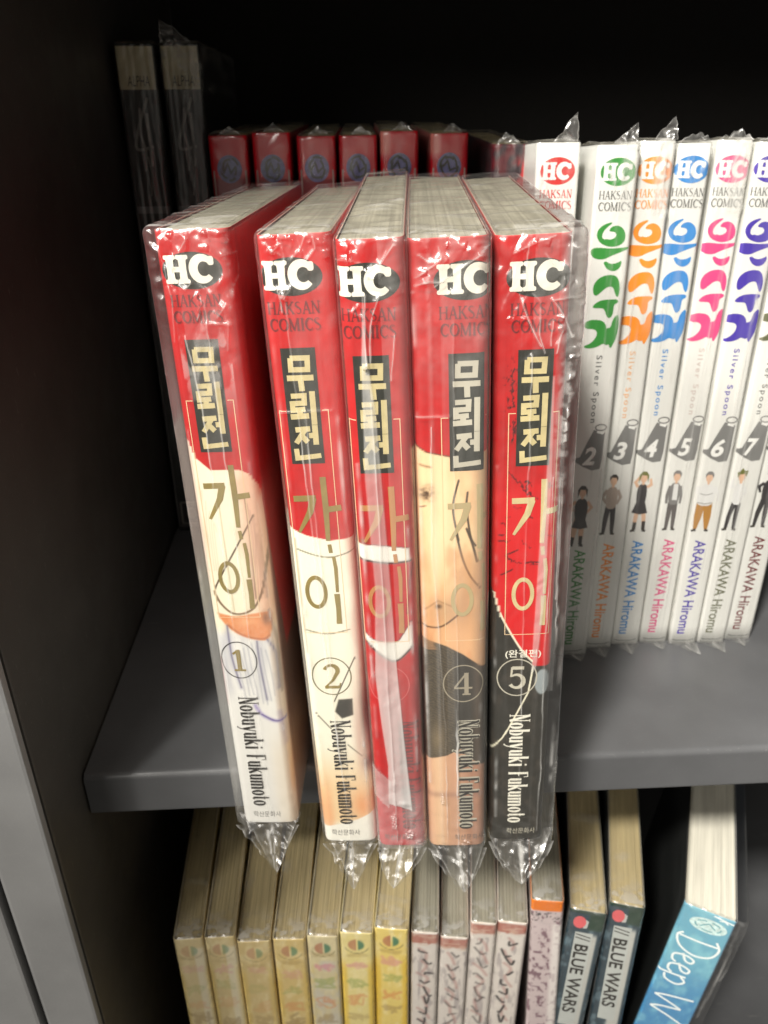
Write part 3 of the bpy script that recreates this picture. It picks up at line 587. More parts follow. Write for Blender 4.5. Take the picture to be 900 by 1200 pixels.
def shelf_board(z, name="shelf"):
    """pressed sheet shelf: flat top, rounded front lip folded down"""
    x0, x1 = XW + .0008, .4192; yb = YB - .0045; t = .0178
    prof = [(yb, z)]
    for k in range(7):
        a = math.pi / 2 + math.pi / 2 * k / 6
        prof.append((.0022 + .0022 * math.cos(a), z - .0022 + .0022 * math.sin(a)))
    for k in range(4):
        a = math.pi + math.pi / 2 * k / 3
        prof.append((.001 + .001 * math.cos(a), z - t + .001 + .001 * math.sin(a)))
    prof += [(.012, z - t), (.012, z - t + .002), (.0025, z - t + .002), (.0025, z - .0045), (yb, z - .0045)]
    n = len(prof); V = [(x, y, zz + .30) for x in (x0, x1) for y, zz in prof]
    F = [(k, (k + 1) % n, n + (k + 1) % n, n + k) for k in range(n)] + [tuple(range(n))[::-1], tuple(range(n, 2 * n))]
    o = mesh_np(name, np.array(V), F, paint, case)
    return o
shelf_board(0.0); shelf_board(-.272); shelf_board(SHELF_UP)
# face of the post (folded front flange on the side panel, paint lightened for the light on it)
cpart("post", (XW - .0182, YF - .0035, -.2998), (XW - .0004, YF - .0002, .6198), post_paint, .0011)
nb = thing("cabinet", "grey cabinet side standing left of the bookcase beyond a narrow dark gap", "cabinet", Matrix.Translation((-.17, 0, -.30)))
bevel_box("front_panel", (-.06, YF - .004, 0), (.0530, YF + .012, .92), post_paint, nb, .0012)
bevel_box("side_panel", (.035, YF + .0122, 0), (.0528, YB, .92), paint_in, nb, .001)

# ------------------------------------------------------------------ the five red comics at the front
GOLD = mat("print_gold", (142, 124, 66), rough=.45, spec=.5, noise=.12, nscale=300)
GOLDP = mat("print_pale_gold", (205, 190, 140), rough=.45, spec=.5, noise=.12, nscale=300)
BLACKG = mat("print_green_black", (36, 38, 30), rough=.4, noise=.1)
CREAM = mat("print_cream", (242, 238, 222), rough=.45, noise=.03)
DARKRED = mat("print_dark_red", (110, 16, 22), rough=.45, noise=.1)
ORANGE_L = mat("print_pale_orange", (230, 200, 158), rough=.45, noise=.1)
INK = mat("print_ink", (38, 34, 30), rough=.5, noise=.15)
PALEINK = mat("print_pale_line", (196, 190, 172), rough=.5, noise=.1)
COVER = paint_mat("comic_cover_print")
FILM = film_mat("clear_film", .25, gain=1.35)
PAGES = page_mat("page_edges", (156, 151, 134))
PAGES_D = page_mat("page_edges_tan", (190, 173, 130))

RED, WHITE_ = (188, 18, 21), (238, 234, 216)
def paint_red(i):
    A = {k: [tuple(p) for p in v] for k, v in DATA['art'][str(i + 1)].items()}
    def f(u, v):
        c = np.zeros(u.shape + (3,)) + np.array(RED, float)
        n = fbm(u * .35, v * .35, i * 7)[..., None]; n2 = fbm(u * 1.3, v * 1.3, i * 7 + 3)
        c = c * (.93 + .14 * n)
        if i == 0:
            m = below(u, v, [(-12, 133.5)] + A['red'] + [(9.2, 112), (20, 60)], .15)
            base = np.zeros_like(c) + np.array((246, 238, 212.))
            peach = smooth01((u - .5) / 6.5 + (fbm(u * .2, v * .15, 5) - .5) * .9)
            base = over(base, (228, 180, 150), peach * smooth01((v - 70) / 12) * .9)
            base = over(base, (196, 150, 140), smooth01((-6.5 - u) / 3) * .7 * smooth01((v - 82) / 15))
            low = smooth01((76 - v) / 4)
            base = over(base, (238, 236, 230), low)
            base = over(base, (206, 176, 150), low * smooth01((u - 5.5) / 2.5) * .7)
            base = over(base, (176, 176, 188), low * smooth01((v - 48) / 8) * .55 * np.clip(fbm(u * .45, v * .06, 2) * 2 - .7, 0, 1))
            c = over(c, base.reshape(-1, 3).reshape(base.shape), m) if False else c * (1 - m[..., None]) + base * m[..., None]
            c = over(c, (226, 140, 84), region(u, v, curve(A['orange'], 5), .3) * (.75 + .3 * n2))
            for k, w, col, s in (('line1', .35, (120, 90, 70), .3), ('line2', .25, (190, 170, 130), .3)): c = over(c, col, line(u, v, curve(A[k]), w, s) * .7)
            c = over(c, (110, 80, 50), line(u, v, curve(A['jaw']), .6, .35) * .9)
            c = over(c, (70, 50, 30), line(u, v, curve(A['fold']), .45, .2) * .9)
            for k in ('cloth1', 'cloth2', 'cloth3'):
                c = over(c, (96, 92, 116), line(u, v, curve(A[k]), .5, .5) * .7); c = over(c, (150, 146, 170), line(u, v, curve(A[k]), 1.2, 1.8) * .4)
            c = over(c, (120, 95, 85), line(u, v, [(7.5, 81), (8.6, 70), (8.4, 52)], .6, .6) * .6)
            for k in range(7):
                x0 = 4.6 + .55 * k; c = over(c, (150, 112, 92), line(u, v, curve([(x0, 116 - 2 * k), (x0 + .5 * math.sin(k), 104), (x0 - .5, 92 + k), (x0 - 1.6 + .2 * k, 85)]), .22, .45) * .45)
            for k in range(6):
                x0 = -7.6 + .6 * k; c = over(c, (188, 160, 130), line(u, v, curve([(x0 + .8, 121 - 3 * k), (x0 + .2, 108), (x0 - .2, 94)]), .2, .5) * .35)
            c = over(c, (172, 96, 60), line(u, v, curve([(-4.4, 76.3), (-.6, 73), (4.6, 71.5), (6.8, 72.6)]), .5, .7) * .7); c = over(c, (244, 186, 136), np.exp(-((u - 1) / 3) ** 2 - ((v - 77.5) / 1.4) ** 2) * .6)
            c = over(c, (120, 84, 64), np.exp(-((u - 6.4) / 1.0) ** 2 - ((v - 78.5) / 2.2) ** 2) * .75)
            for k in range(8):
                x0 = -3.5 + 1.25 * k; c = over(c, (120, 122, 140), line(u, v, curve([(x0, 70 - .8 * abs(k - 4)), (x0 + .5 + .3 * math.sin(k * 2), 61), (x0 + 1.2, 50 + 2 * math.sin(k))]), .25, .8) * .42)
            c = over(c, (150, 100, 84), smooth01((u - 8.2) / 3) * .8 * m); c = over(c, (96, 60, 50), smooth01((u - 11) / 3) * .8 * m); c = over(c, (206, 160, 136), np.exp(-((u - 5.5) / 2.0) ** 2 - ((v - 104) / 10) ** 2) * .5)  # right board darkened past the corner, its shade painted in
            c = over(c, (112, 92, 172), line(u, v, curve(A['purple']), .8, 1.6) * (.5 + .5 * n2)); c = over(c, (74, 56, 130), line(u, v, curve(A['purple'][1:]), .45, .5) * .8)
            c = over(c, (150, 135, 175), line(u, v, [(7.3, 45), (8.2, 33)], 1.2, 2.2) * .5)
            c = over(c, (232, 216, 190), smooth01((44 - v) / 20) * smooth01((u - 1) / 5) * .5)
            c = over(c, (176, 110, 120), line(u, v, [(-8.6, 64), (-8.8, 48)], 1.2, 1.6) * .5)
        elif i == 1:
            m = below(u, v, [(-12, 113.5)] + A['red'] + [(14, 110)], .15)
            base = np.zeros_like(c) + np.array((247, 242, 222.))
            base = over(base, (226, 190, 170), smooth01((u - 4.0) / 4.5 + (fbm(u * .3, v * .1, 4) - .5) * .7) * .8 * smooth01((v - 40) / 20))
            base = over(base, (244, 205, 150), smooth01((42 - v) / 22) * smooth01((v - 6) / 4) * .75)
            base = over(base, (238, 170, 120), smooth01((32 - v) / 20) * smooth01((-3 - u) / 3) * .7)
            base = over(base, (236, 150, 90), np.exp(-((u - 5) / 3.5) ** 2 - ((v - 15) / 6) ** 2) * .7)
            c = c * (1 - m[..., None]) + base * m[..., None]
            c = over(c, (247, 244, 232), below(u, v, [(-12, 5)] + A['white2'] + [(14, 13)], .2))
            for k in ('c1', 'c2'): c = over(c, (118, 116, 92), line(u, v, curve(A[k]), .38, .2) * .9)
            c = over(c, (150, 140, 112), line(u, v, [(-7.0, 108), (-7.0, 72)], .25, .25) * .6)
            c = over(c, (44, 40, 30), region(u, v, A['blk'], .3)); c = over(c, (64, 58, 44), line(u, v, A['l1'], .35, .2) * .9)
            for k in ('curve3', 'curve4'): c = over(c, (90, 86, 70), line(u, v, A[k], .35, .25) * .85)
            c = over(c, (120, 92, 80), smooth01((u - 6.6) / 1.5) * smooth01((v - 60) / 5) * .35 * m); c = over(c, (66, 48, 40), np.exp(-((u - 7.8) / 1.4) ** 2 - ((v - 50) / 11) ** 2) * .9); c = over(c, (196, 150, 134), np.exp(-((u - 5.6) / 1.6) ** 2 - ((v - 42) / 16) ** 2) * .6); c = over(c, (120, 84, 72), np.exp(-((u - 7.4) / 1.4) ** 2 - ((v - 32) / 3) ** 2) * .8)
        elif i == 2:
            for t, b in (('b1t', 'b1b'), ('b2t', 'b2b')):
                T, Bt = curve(A[t]), curve(A[b]); pts = T + Bt[::-1]
                c = over(c, (236, 232, 222), region(u, v, pts, .25)); c = over(c, (150, 140, 134), line(u, v, Bt, .8, .9) * .55); c = over(c, (48, 30, 28), line(u, v, Bt, .45, .3) * .8); c = over(c, (70, 36, 34), line(u, v, T, .25, .3) * .7)
            c = over(c, (84, 14, 20), line(u, v, [(4.6, 88), (5.4, 97), (6.6, 103)], .5, .6) * .6)
            c = over(c, (130, 10, 20), np.exp(-((u - 5.8) / 2) ** 2) * .35 * smooth01((70 - v) / 10))
            c = over(c, (214, 96, 110), smooth01((26 - v) / 10) * .35)
            c = over(c, (120, 90, 40), np.exp(-((u + 5.5) / 1.6) ** 2 - ((v - 110.0) / .7) ** 2) * .8)
        elif i == 3:
            m = below(u, v, [(-12, 136.5)] + A['skin'] + [(14, 134)], .15)
            base = np.zeros_like(c) + np.array((243, 208, 160.))
            base = over(base, (222, 160, 112), smooth01((112 - v) / 30) * .6 + .3 * smooth01((fbm(u * .25, v * .1, 9) - .5) * 4))
            base = over(base, (250, 226, 186), np.exp(-((u + 3) / 3) ** 2) * smooth01((v - 95) / 20) * .6)
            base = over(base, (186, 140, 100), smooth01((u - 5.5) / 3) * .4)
            base = over(base, (180, 142, 104), np.exp(-((u + 2) / 5) ** 2 - ((v - 88.5) / 4.5) ** 2) * .55)
            c = c * (1 - m[..., None]) + base * m[..., None]
            c = over(c, (60, 40, 24), line(u, v, [(-9, 136.3)] + A['skin'][:3], .4, .3) * .6)
            e = A['eye'][0]
            c = over(c, (70, 48, 34), np.clip(np.exp(-((u - e[0]) / 1.6) ** 2 - ((v - e[1]) / 1.7) ** 2) * 1.3 * (n2 - .1) * 1.6, 0, .95))
            c = over(c, (100, 72, 48), line(u, v, A['brow'], .5, .6) * .6); c = over(c, (90, 60, 40), line(u, v, [(-7.8, 119), (-6.4, 119.6)], .4, .4) * .7)
            for k, w in (('hair1', .5), ('hair2', .55), ('hair3', .6), ('hair4', .5)): c = over(c, (54, 42, 28), line(u, v, curve(A[k]), w, .25) * .9)
            e = A['nose'][0]; c = over(c, (70, 46, 28), np.exp(-((u - e[0]) / .8) ** 2 - ((v - e[1]) / .7) ** 2) * .9)
            c = over(c, (120, 84, 52), line(u, v, [(-7.5, 89), (-4, 91.8), (-.5, 90)], .35, .6) * .5)
            c = over(c, (84, 56, 34), line(u, v, curve(A['mouth']), .5, .4) * .85)
            dk = below(u, v, A['chin'] + [(14, 66)], .2) * (1 - below(u, v, [(-12, 35)] + A['blackbot'] + [(3.5, 37), (12, 30)], .25))
            c = over(c, (72, 64, 54), dk)
            hatch = smooth01((np.sin((u * 1.5 + v * 2.6 + 3 * n2) * 2.6) + .2) * 1.2) * (u < 0); c = over(c, (118, 106, 84), dk * hatch * .55)
            c = over(c, (34, 32, 28), dk * smooth01((u + 1) / 3) * .6); c = over(c, (146, 128, 100), dk * np.exp(-((u + 5) / 2) ** 2 - ((v - 44) / 6) ** 2) * .7)
            c = over(c, (206, 150, 104), smooth01((fbm(u * .16, v * .09, 33) - .52) * 5) * .5 * (v > 76) * m); c = over(c, (176, 128, 92), np.exp(-((u - 3.2) / 2.2) ** 2 - ((v - 92) / 9) ** 2) * .55)
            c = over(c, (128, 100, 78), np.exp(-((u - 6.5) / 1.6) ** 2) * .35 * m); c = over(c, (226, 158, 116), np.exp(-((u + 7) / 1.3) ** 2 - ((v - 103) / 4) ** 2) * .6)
            c = over(c, (250, 226, 192), np.exp(-((u + 4.2) / 1.3) ** 2 - ((v - 106) / 12) ** 2) * .5)
            lo = below(u, v, [(-12, 35)] + A['blackbot'] + [(3.5, 37), (12, 30)], .25)
            c = over(c, (206, 158, 126), lo); c = over(c, (250, 218, 176), lo * np.exp(-((u + 5) / 2.2) ** 2) * .6); c = over(c, (150, 104, 84), lo * smooth01((u - 1) / 4) * .5)
            c = over(c, (150, 110, 96), lo * np.exp(-((v - 22) / 1.2) ** 2) * .4)
        else:
            c = over(c, (226, 20, 28), smooth01((128 - v) / 10) * .5)
            bd = curve(A['bnd']); bl = below(u, v, [(-14, 104)] + A['bnd'] + [(2.95, 68.1), (14, 67.8)], .15)
            for k in ('ink1', 'ink2', 'ink3', 'ink4', 'ink5', 'ink6', 'ink7'):
                c = over(c, (52, 10, 12), line(u + (n2 - .5) * 1.4, v + (n2 - .5) * 1.0, A[k], .35, .3) * .85)
            sp = np.clip((fbm(u * 1.6, v * 1.1, 77) - .62) * 9, 0, 1) * np.exp(-((u + 4) / 1.6) ** 2) * smooth01((v - 133) / 6) * smooth01((158 - v) / 8)
            c = over(c, (52, 10, 12), sp)
            rr = random.Random(9)
            for k in range(14):
                x0, z0 = rr.uniform(-7, 6), rr.uniform(96, 128); an = rr.uniform(-.9, .2); ln = rr.uniform(1, 3.5)
                c = over(c, (60, 8, 12), line(u + (n2 - .5) * 1.2, v + (n2 - .5), [(x0, z0), (x0 + ln * math.cos(an), z0 + ln * math.sin(an))], rr.uniform(.15, .4), .3) * .8)
            c = over(c, (44, 42, 36), bl); c = over(c, (64, 58, 50), bl * np.clip((fbm(u * .5, v * .25, 8) - .5) * 3, 0, 1))
            c = over(c, (238, 232, 206), line(u, v, bd, .55, .15)); c = over(c, (238, 232, 206), line(u, v, A['w2'], .5, .15)); c = over(c, (238, 232, 206), line(u, v, A['w2b'], .5, .15) * (v < 45))
            e = A['blob'][0]; c = over(c, (150, 158, 160), smooth01((1.15 - np.hypot((u - e[0]) / 2.0, (v - e[1]) / 4.2)) / .2))
        return c
    return f

DIG = {
 1: [stroke([(0, -2.6), (0, 2.7)], 1.0), stroke([(-1.3, 1.6), (-.3, 2.3), (.3, 2.6)], .5), stroke([(-1.3, -2.6), (1.4, -2.6)], .5)],
 2: [stroke(arc(0, 1.5, 1.45, 1.35, 170, -25, 12) + [(.2, -1.0), (-1.6, -2.7)], [.9, .7, .6, .6, .6, .7, .8, .9, 1.0, 1.0, 1.0, 1.0, .9, .6, .3]), stroke([(-1.7, -2.75), (1.7, -2.75)], .75), stroke([(1.6, -2.7), (1.9, -1.7)], .35)],
 3: [stroke(arc(0, 1.4, 1.3, 1.2, 160, -80, 12) , .7), stroke(arc(0, -1.3, 1.5, 1.5, 90, -160, 12), .7)],
 4: [stroke([(.7, -2.8), (.7, 2.8)], .95), stroke([(.7, 2.7), (-1.9, -1.0)], .42), stroke([(-2.0, -1.1), (2.0, -1.1)], .45), stroke([(-.2, -2.75), (1.6, -2.75)], .4)],
 5: [stroke([(-1.1, 2.5), (1.5, 2.5)], .8), stroke([(-1.1, 2.7), (-1.3, .2)], .45), stroke(arc(-.1, -.9, 1.55, 1.7, 130, -150, 14), [.4, .5, .6, .7, .8, .95, 1.0, 1.0, 1.0, .9, .8, .7, .6, .7, .9])],
}
LABELS = ["red comic with a circled 1 and an orange patch on its lower spine",
 "red comic with a circled 2 on its cream white lower spine",
 "red comic with two white painted bands under a pale strip of plastic",
 "red comic with a beige lower spine and a circled 4 on dark hatching",
 "red comic turning black below a white diagonal line, circled 5 on its spine"]
# base centre of the spine, width direction, upright direction, width (mm)
RB = [((-.0293, -.0234, 0), (.9964, -.0795, .0284), (-.0271, .0171, .9995), 17.39),
      ((-.0036, -.0321, 0), (.9960, -.0793, .0418), (-.0406, .0167, .9990), 16.37),
      ((.0125, -.0347, 0), (.9960, -.0806, .0389), (-.0403, -.0159, .9991), 14.47),
      ((.0295, -.0357, 0), (.9958, -.0804, .0427), (-.0436, -.0089, .9990), 17.15),
      ((.0484, -.0343, 0), (.9957, -.0802, .0454), (-.0459, -.0051, .9989), 16.52)]
SHIFT = [-.9, -1.4, -1.1, 3.6, 1.1]
AUTH_X = [-4.6, -2.6, .6, .9, -2.9]
HT = 182.0
def logo_shapes(cx, cz, k=1.0):
    """white slab letters H and C"""
    S = []
    def R(x0, z0, x1, z1, r=.35):
        p = []
        for (px, pz, a) in ((x1 - r, z1 - r, 0), (x0 + r, z1 - r, 90), (x0 + r, z0 + r, 180), (x1 - r, z0 + r, 270)):
            p += arc(px, pz, r, r, a, a + 90, 4)
        return poly(p)
    for x in (-4.75, -1.85):
        S += [stroke([(x, -3.0), (x, -1.9), (x, 0), (x, 1.9), (x, 3.0)], [2.7, 1.75, 1.6, 1.75, 2.7]), R(x - 1.42, 2.2, x + 1.42, 3.15), R(x - 1.42, -3.15, x + 1.42, -2.2)]
    S.append(rect(-4.6, -.6, -2.0, .6))
    ws = [1.2 + .85 * math.sin(math.pi * k_ / 26) for k_ in range(27)]
    S.append(stroke(arc(2.75, 0, 2.2, 2.45, 38, 318, 26), ws))
    S.append(R(3.95, .75, 5.35, 2.75, .5)); 
    return move(S, lambda x, z: (cx + x * k, cz + z * k))

for i in range(5):
    o_, X_, Z_, w = RB[i]; s = SHIFT[i]; r = 2.4; bg = .4
    t = thing("comic_book", LABELS[i], "comic book", frame_matrix(o_, X_, Z_), "red wrapped comics at the front")
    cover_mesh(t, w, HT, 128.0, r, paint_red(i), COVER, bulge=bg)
    page_block(t, w, HT, 128.0, PAGES, front=bg + .75, cham=1.15)
    D = lambda n, m, S, e, **k: decal(n, t, m, S, w, r, e, bulge=bg, **k)
    D("logo_ellipse", BLACKG, [ell(s + .1, 173.1, 7.0, 4.15)], .05)
    D("logo_letters", CREAM, logo_shapes(s - .05, 173.45, 1.0), .09)
    D("publisher_lettering", DARKRED, stroke_box("HAKSAN", CAPS, s - 5.9, 165.0, s + 6.0, 167.75) + stroke_box("COMICS", CAPS, s - 5.7, 161.3, s + 5.9, 164.1), .05)
    gold = ORANGE_L if i != 0 else ORANGE_L
    fx = 5.85
    D("frame_line", gold, [stroke([(s - 4.2, 142.2), (s - fx, 142.2), (s - fx, 79), (s + fx, 79), (s + fx, 142.2), (s + 4.4, 142.2)], .21)] , .04)
    D("title_panel", BLACKG, [rect(s - 4.0, 128.7, s + 4.0, 157.3)], .06)
    tm = PALEINK if i == 3 else GOLDP
    D("title_lettering", tm, [stroke([(x + s, z) for x, z in P], 1.25 if len(P) > 2 else 1.35) for P in DATA['title']], .10)
    gm = {0: GOLD, 1: GOLD, 2: mat("print_dull_gold", (186, 130, 76), noise=.1), 3: mat("print_grey_gold", (182, 164, 120), noise=.1), 4: GOLDP}[i]
    ws = [1.6, [1.7, 1.6, .7], [1.5, 1.5, 1.1], 1.6, 1.0, [.9, 1.0, .8], [1.5, 1.3, 1.5]]
    G = [stroke([(x + s, z) for x, z in P], q) for P, q in zip(DATA['ga'], ws)]
    G.append(ring(s - 1.35, 91.95, 2.95, 5.15, 1.05, w2=1.25))
    D("big_title_lettering", gm, G, .07)
    cm = {0: INK, 1: mat("print_olive_line", (110, 104, 70)), 2: mat("print_rose", (206, 84, 84)), 3: mat('print_dim_line', (160, 150, 130)), 4: PALEINK}[i]
    NX = [-2.78, -.91, -1.14, 2.35, -1.37][i] + (.2 if i == 4 else 0)
    D("number_circle", cm, [ring(NX, 64.3, 5.6 if i else 5.3, 6.5, .34)], .05)
    D("volume_number", gm if i < 2 else cm, move(DIG[i + 1], lambda x, z: (x * 1.25 + NX, z * 1.35 + 64.3)), .08)
    am = {0: INK, 1: INK, 2: DARKRED, 3: INK, 4: CREAM}[i]
    if i == 3:
        D("author_outline", PALEINK, [(V, F) for V, F in move(stroke_down("Nobuyuki Fukumoto", {k: (a, [(p, (np.array(q) + .09 if not np.isscalar(q) else q + .09)) for p, q in b]) for k, (a, b) in NARROW.items()}, AUTH_X[i], AUTH_X[i] + 5.8, 51, 8.0), lambda x, z: (x, z))], .04, step=.0015)
    D("author_lettering", am, stroke_down("Nobuyuki Fukumoto", NARROW, AUTH_X[i], AUTH_X[i] + 5.8, 51 if i != 1 else 48.5, 7.6), .12, step=.002)
    D("imprint_lettering", {4: PALEINK}.get(i, mat("print_grey", (96, 90, 84))), text_box("학산문화사", s - 4.2, 2.6, s + 4.6, 5.0), .05)
    if i == 4:
        D("edition_lettering", CREAM, text_box("(완결편)", -4.5, 70.9, 5.2, 73.9, offset=.012), .09)
    # film
    CR = [[tuple(p) for p in L] for L in DATA['crease'][str(i + 1)]]
    rr = random.Random(40 + i)
    for x0 in (-w / 2 + 1.0 + rr.random(), rr.uniform(-1.5, 1.5), w / 2 - 1.2 - rr.random()):
        za, zb = rr.uniform(120, 172), rr.uniform(2, 40)
        CR.append([(x0 + rr.uniform(-.25, .25), z) for z in np.linspace(za, zb, 6)])
    A = {k: [tuple(p) for p in v] for k, v in DATA['art'][str(i + 1)].items()}
    if i == 0:
        sl = CR[9]
        mk = lambda u, v, sl=sl: .07 * (u > np.interp(v, *zip(*sorted((b, a) for a, b in sl)))) * (u < 8) + .11 * smooth01((-7.6 - u) / .8) * smooth01((168 - v) / 30) * (.5 + .5 * fbm(u * .5, v * .08, 3)) + .28 * np.exp(-((v - 152) / 9) ** 2) * (np.abs(u) < 6) * smooth01((fbm(u * .5, v * .3, 6) - .45) * 5)
    elif i == 1:
        sl = CR[9]
        mk = lambda u, v, sl=sl: .06 * (u > np.interp(v, *zip(*sorted((b, a) for a, b in sl)))) + .12 * smooth01((u - 3) / 4) * smooth01((fbm(u * .4, v * .05, 6) - .4) * 3)
    elif i == 2:
        strip = A['stripR'] + A['stripL'][::-1]
        mk = lambda u, v, strip=strip, pale=A['pale']: region(u, v, strip, .2) * (.30 + .38 * smooth01((96 - v) / 40) + .20 * smooth01((v - 128) / 4) * (fbm(u, v * .5, 4))) + .10 * (u > 1.5) + .35 * region(u, v, pale, .3) + .20 * smooth01((30 - v) / 14) * (.5 + fbm(u * .3, v * .2, 6))
    elif i == 3:
        mk = lambda u, v: .10 * smooth01((u + 2.2) / .4) * (fbm(u * .5, v * .03, 1)) + .10 * np.exp(-((u + 4.4) / .5) ** 2) + .12 * smooth01((v - 140) / 20) * (u > -7.5) * fbm(u * .5, v * .5, 9)
    else:
        strip = A['stripR'] + A['stripL'][::-1]
        mk = lambda u, v, strip=strip: .34 * region(u, v, strip, .2) + .10 * (u > 5.4) * (u < 8.6) * (v > 60) * fbm(u * .6, v * .1, 2) + .10 * smooth01((v - 150) / 20) * (u > 0) + .25 * smooth01((u - 5) / 2) * (u < 9) * np.exp(-((v - 140) / 22) ** 2) * smooth01((fbm(u * .5, v * .5, 11) - .4) * 4) + .40 * np.exp(-((u - w / 2 - 2.6) / .7) ** 2) * smooth01((fbm(u * .3, v * .12, 12) - .35) * 3)  # last term paints broken white glints along the loose right edge
    tails = [(1.0, -4, -18.5), (0.2, -4, -17.5), (-3.2, -5, -14), (2.2, -4, -17), (1.5, -5, -15)]
    film(t, w, HT, 130.0, 11 + i * 13, FILM, gl=[2.6, .6, .5, .5, .5][i], gr=[.6, .5, .5, .6, 3.4][i], gf=.6, creases=CR, milk=mk, glints=DATA['glint'][str(i + 1)],
         amp_top=[.75, .7, .8, .7, .8][i], amp_bot=[.35, .4, .9, .6, .6][i], tail=tails[i], tail_p=[1.1, 1.1, 1.9, 1.6, 1.9][i], top_amp=[.4, .35, .6, .55, .5][i], pleats=.13)

# ------------------------------------------------------------------ the row of white comics at the right
def rgbm(n, c): return mat(n, c, rough=.42, noise=.05, nscale=200)
WCOL = {1: ("red", (206, 40, 36)), 2: ("green", (40, 142, 46)), 3: ("orange", (246, 146, 24)), 4: ("blue", (32, 134, 208)), 5: ("pink", (222, 68, 132)),
        6: ("purple", (66, 44, 166)), 7: ("olive", (96, 98, 66)), 8: ("dark red", (150, 30, 44))}
WHITEC = mat("white_card", (240, 240, 236), rough=.4, noise=.025, nscale=40)
GREYT = mat("print_tag_grey", (118, 118, 116), rough=.45, noise=.1)
TEXTGREY = mat("print_text_grey", (96, 98, 96), rough=.45)
FILMW = film_mat("clear_film_thin", .24, bump=.2, gain=1.1)
SKIN = mat("print_skin", (224, 184, 154), noise=.08); DKC = mat("print_dark_cloth", (44, 40, 42), noise=.12); LTC = mat("print_light_cloth", (226, 226, 224), noise=.04)
BRN = mat("print_ochre_cloth", (178, 124, 36), noise=.1); HAIRB = mat("print_hair", (48, 42, 34), noise=.2); GREYC = mat("print_grey_cloth", (120, 118, 116), noise=.1); OLV = mat("print_hair_olive", (110, 112, 46), noise=.1)
WG = DATA['W']
def person_print(D, x, z, k, top, bottom, hair, wide=1.0, skirt=False, pose=0):
    """a plain little standing figure printed on the spine, feet at z, height about 26 mm"""
    def q(S): return move(S, lambda a, b: (x + a * k, z + b))
    s1, s2 = [(1.9, 1.5), (2.6, .9), (1.4, 2.4), (1.3, 1.3), (2.2, 2.2), (2.4, .8)][pose % 6]
    legs = [stroke([(-.9 * wide, 12), (-1.2 * s1 * .7, 6), (-s1, .8)], [2.3 * wide, 1.9 * wide, 1.3]), stroke([(.9 * wide, 12), (1.1 * s2 * .8, 6), (s2, .8)], [2.3 * wide, 1.9 * wide, 1.3])]
    D("figure_legs", SKIN if skirt else bottom, q(legs), .05)
    shoes = [stroke([(-s1 + .5, .7), (-s1 - 1.3, .1)], [1.3, .8]), stroke([(s2 - .4, .7), (s2 + 1.1, .1)], [1.3, .8])]
    if skirt: shoes += [stroke([(s2 * .95, 4.5), (s2, .8)], 1.45), stroke([(-s1 * .9, 4.0), (-s1, .8)], 1.45)]
    D("figure_shoes", HAIRB, q(shoes), .06)
    body = [poly(chaikin([(-1.7 * wide, 11), (1.8 * wide, 11), (2.3 * wide, 14.2), (2.3 * wide, 18.0), (1.3, 20.4), (-1.1, 20.4), (-2.3 * wide, 18.2), (-2.3 * wide, 14.2)], 1))]
    la = [[(-2.0, 19), (-3.6, 16), (-2.0, 13.4)], [(-2.0, 19), (-3.8, 17.5), (-3.0, 15)], [(-2.0, 19), (-3.4, 21), (-1.6, 23.4)], [(-2.0, 19), (-2.9, 15), (-2.7, 11.5)], [(-2.0, 19), (-3.2, 16), (-3.6, 13)], [(-2.0, 19), (-3.7, 18.5), (-3.3, 22)]][pose % 6]
    ra = [[(2.0, 19), (3.5, 16), (2.2, 13)], [(2.0, 19), (3.7, 16.5), (1.9, 14)], [(2.0, 19), (3.8, 20), (3.2, 22.6)], [(2.0, 19), (2.9, 15), (2.9, 11.5)], [(2.0, 19), (3.3, 16), (3.5, 13)], [(2.0, 19), (3.0, 16), (1.2, 14.5)]][pose % 6]
    arms = [stroke([(a * (1 + .8 * (wide - 1)), b) for a, b in P], [1.4 * wide ** .5, 1.2, .9]) for P in (la, ra)]
    if skirt: body.append(poly([(-1.6, 13), (1.7, 13), (3.2, 8.0), (.2, 7.4), (-3.1, 8.2)]))
    D("figure_arms", top if not skirt else SKIN, q(arms), .055); D("figure_body", top, q(body), .07)
    if pose == 3: D("figure_shirt", LTC, q([poly([(-.7, 19.8), (1.1, 19.8), (1.4, 13), (-.6, 13)])]), .09)
    if wide > 1.2: D("figure_folds", GREYC, q([stroke(curve([(-2.6, 16.2), (0, 15.6), (2.6, 16.4)]), .25), stroke([(-3, 12.4), (0, 11.8), (3, 12.3)], .3)]), .09)
    D("figure_head", SKIN, q([ell(.1, 22.8, 1.35, 1.9, 18), rect(-.4, 20, .6, 21.6)]), .075)
    hl = [(-1.5, 22.6), (-1.5, 24.4), (-.5, 25.5), (.9, 25.4), (1.8, 24.2), (1.6, 22.6), (1.0, 24.0), (-.7, 24.1)]
    if skirt: hl = [(-1.7, 20.6), (-1.8, 24.0), (-.6, 25.6), (.9, 25.5), (2.0, 24.0), (1.9, 20.8), (1.2, 23.8), (-.8, 24.0)]
    if pose == 5: hl = [(-1.6, 22.4), (-2.0, 24.6), (-.9, 25.2), (-.2, 26.4), (.8, 25.3), (2.2, 25.4), (1.8, 22.8), (1.0, 24.0), (-.7, 23.8)]
    D("figure_hair", hair, q([poly(hl)]), .095)
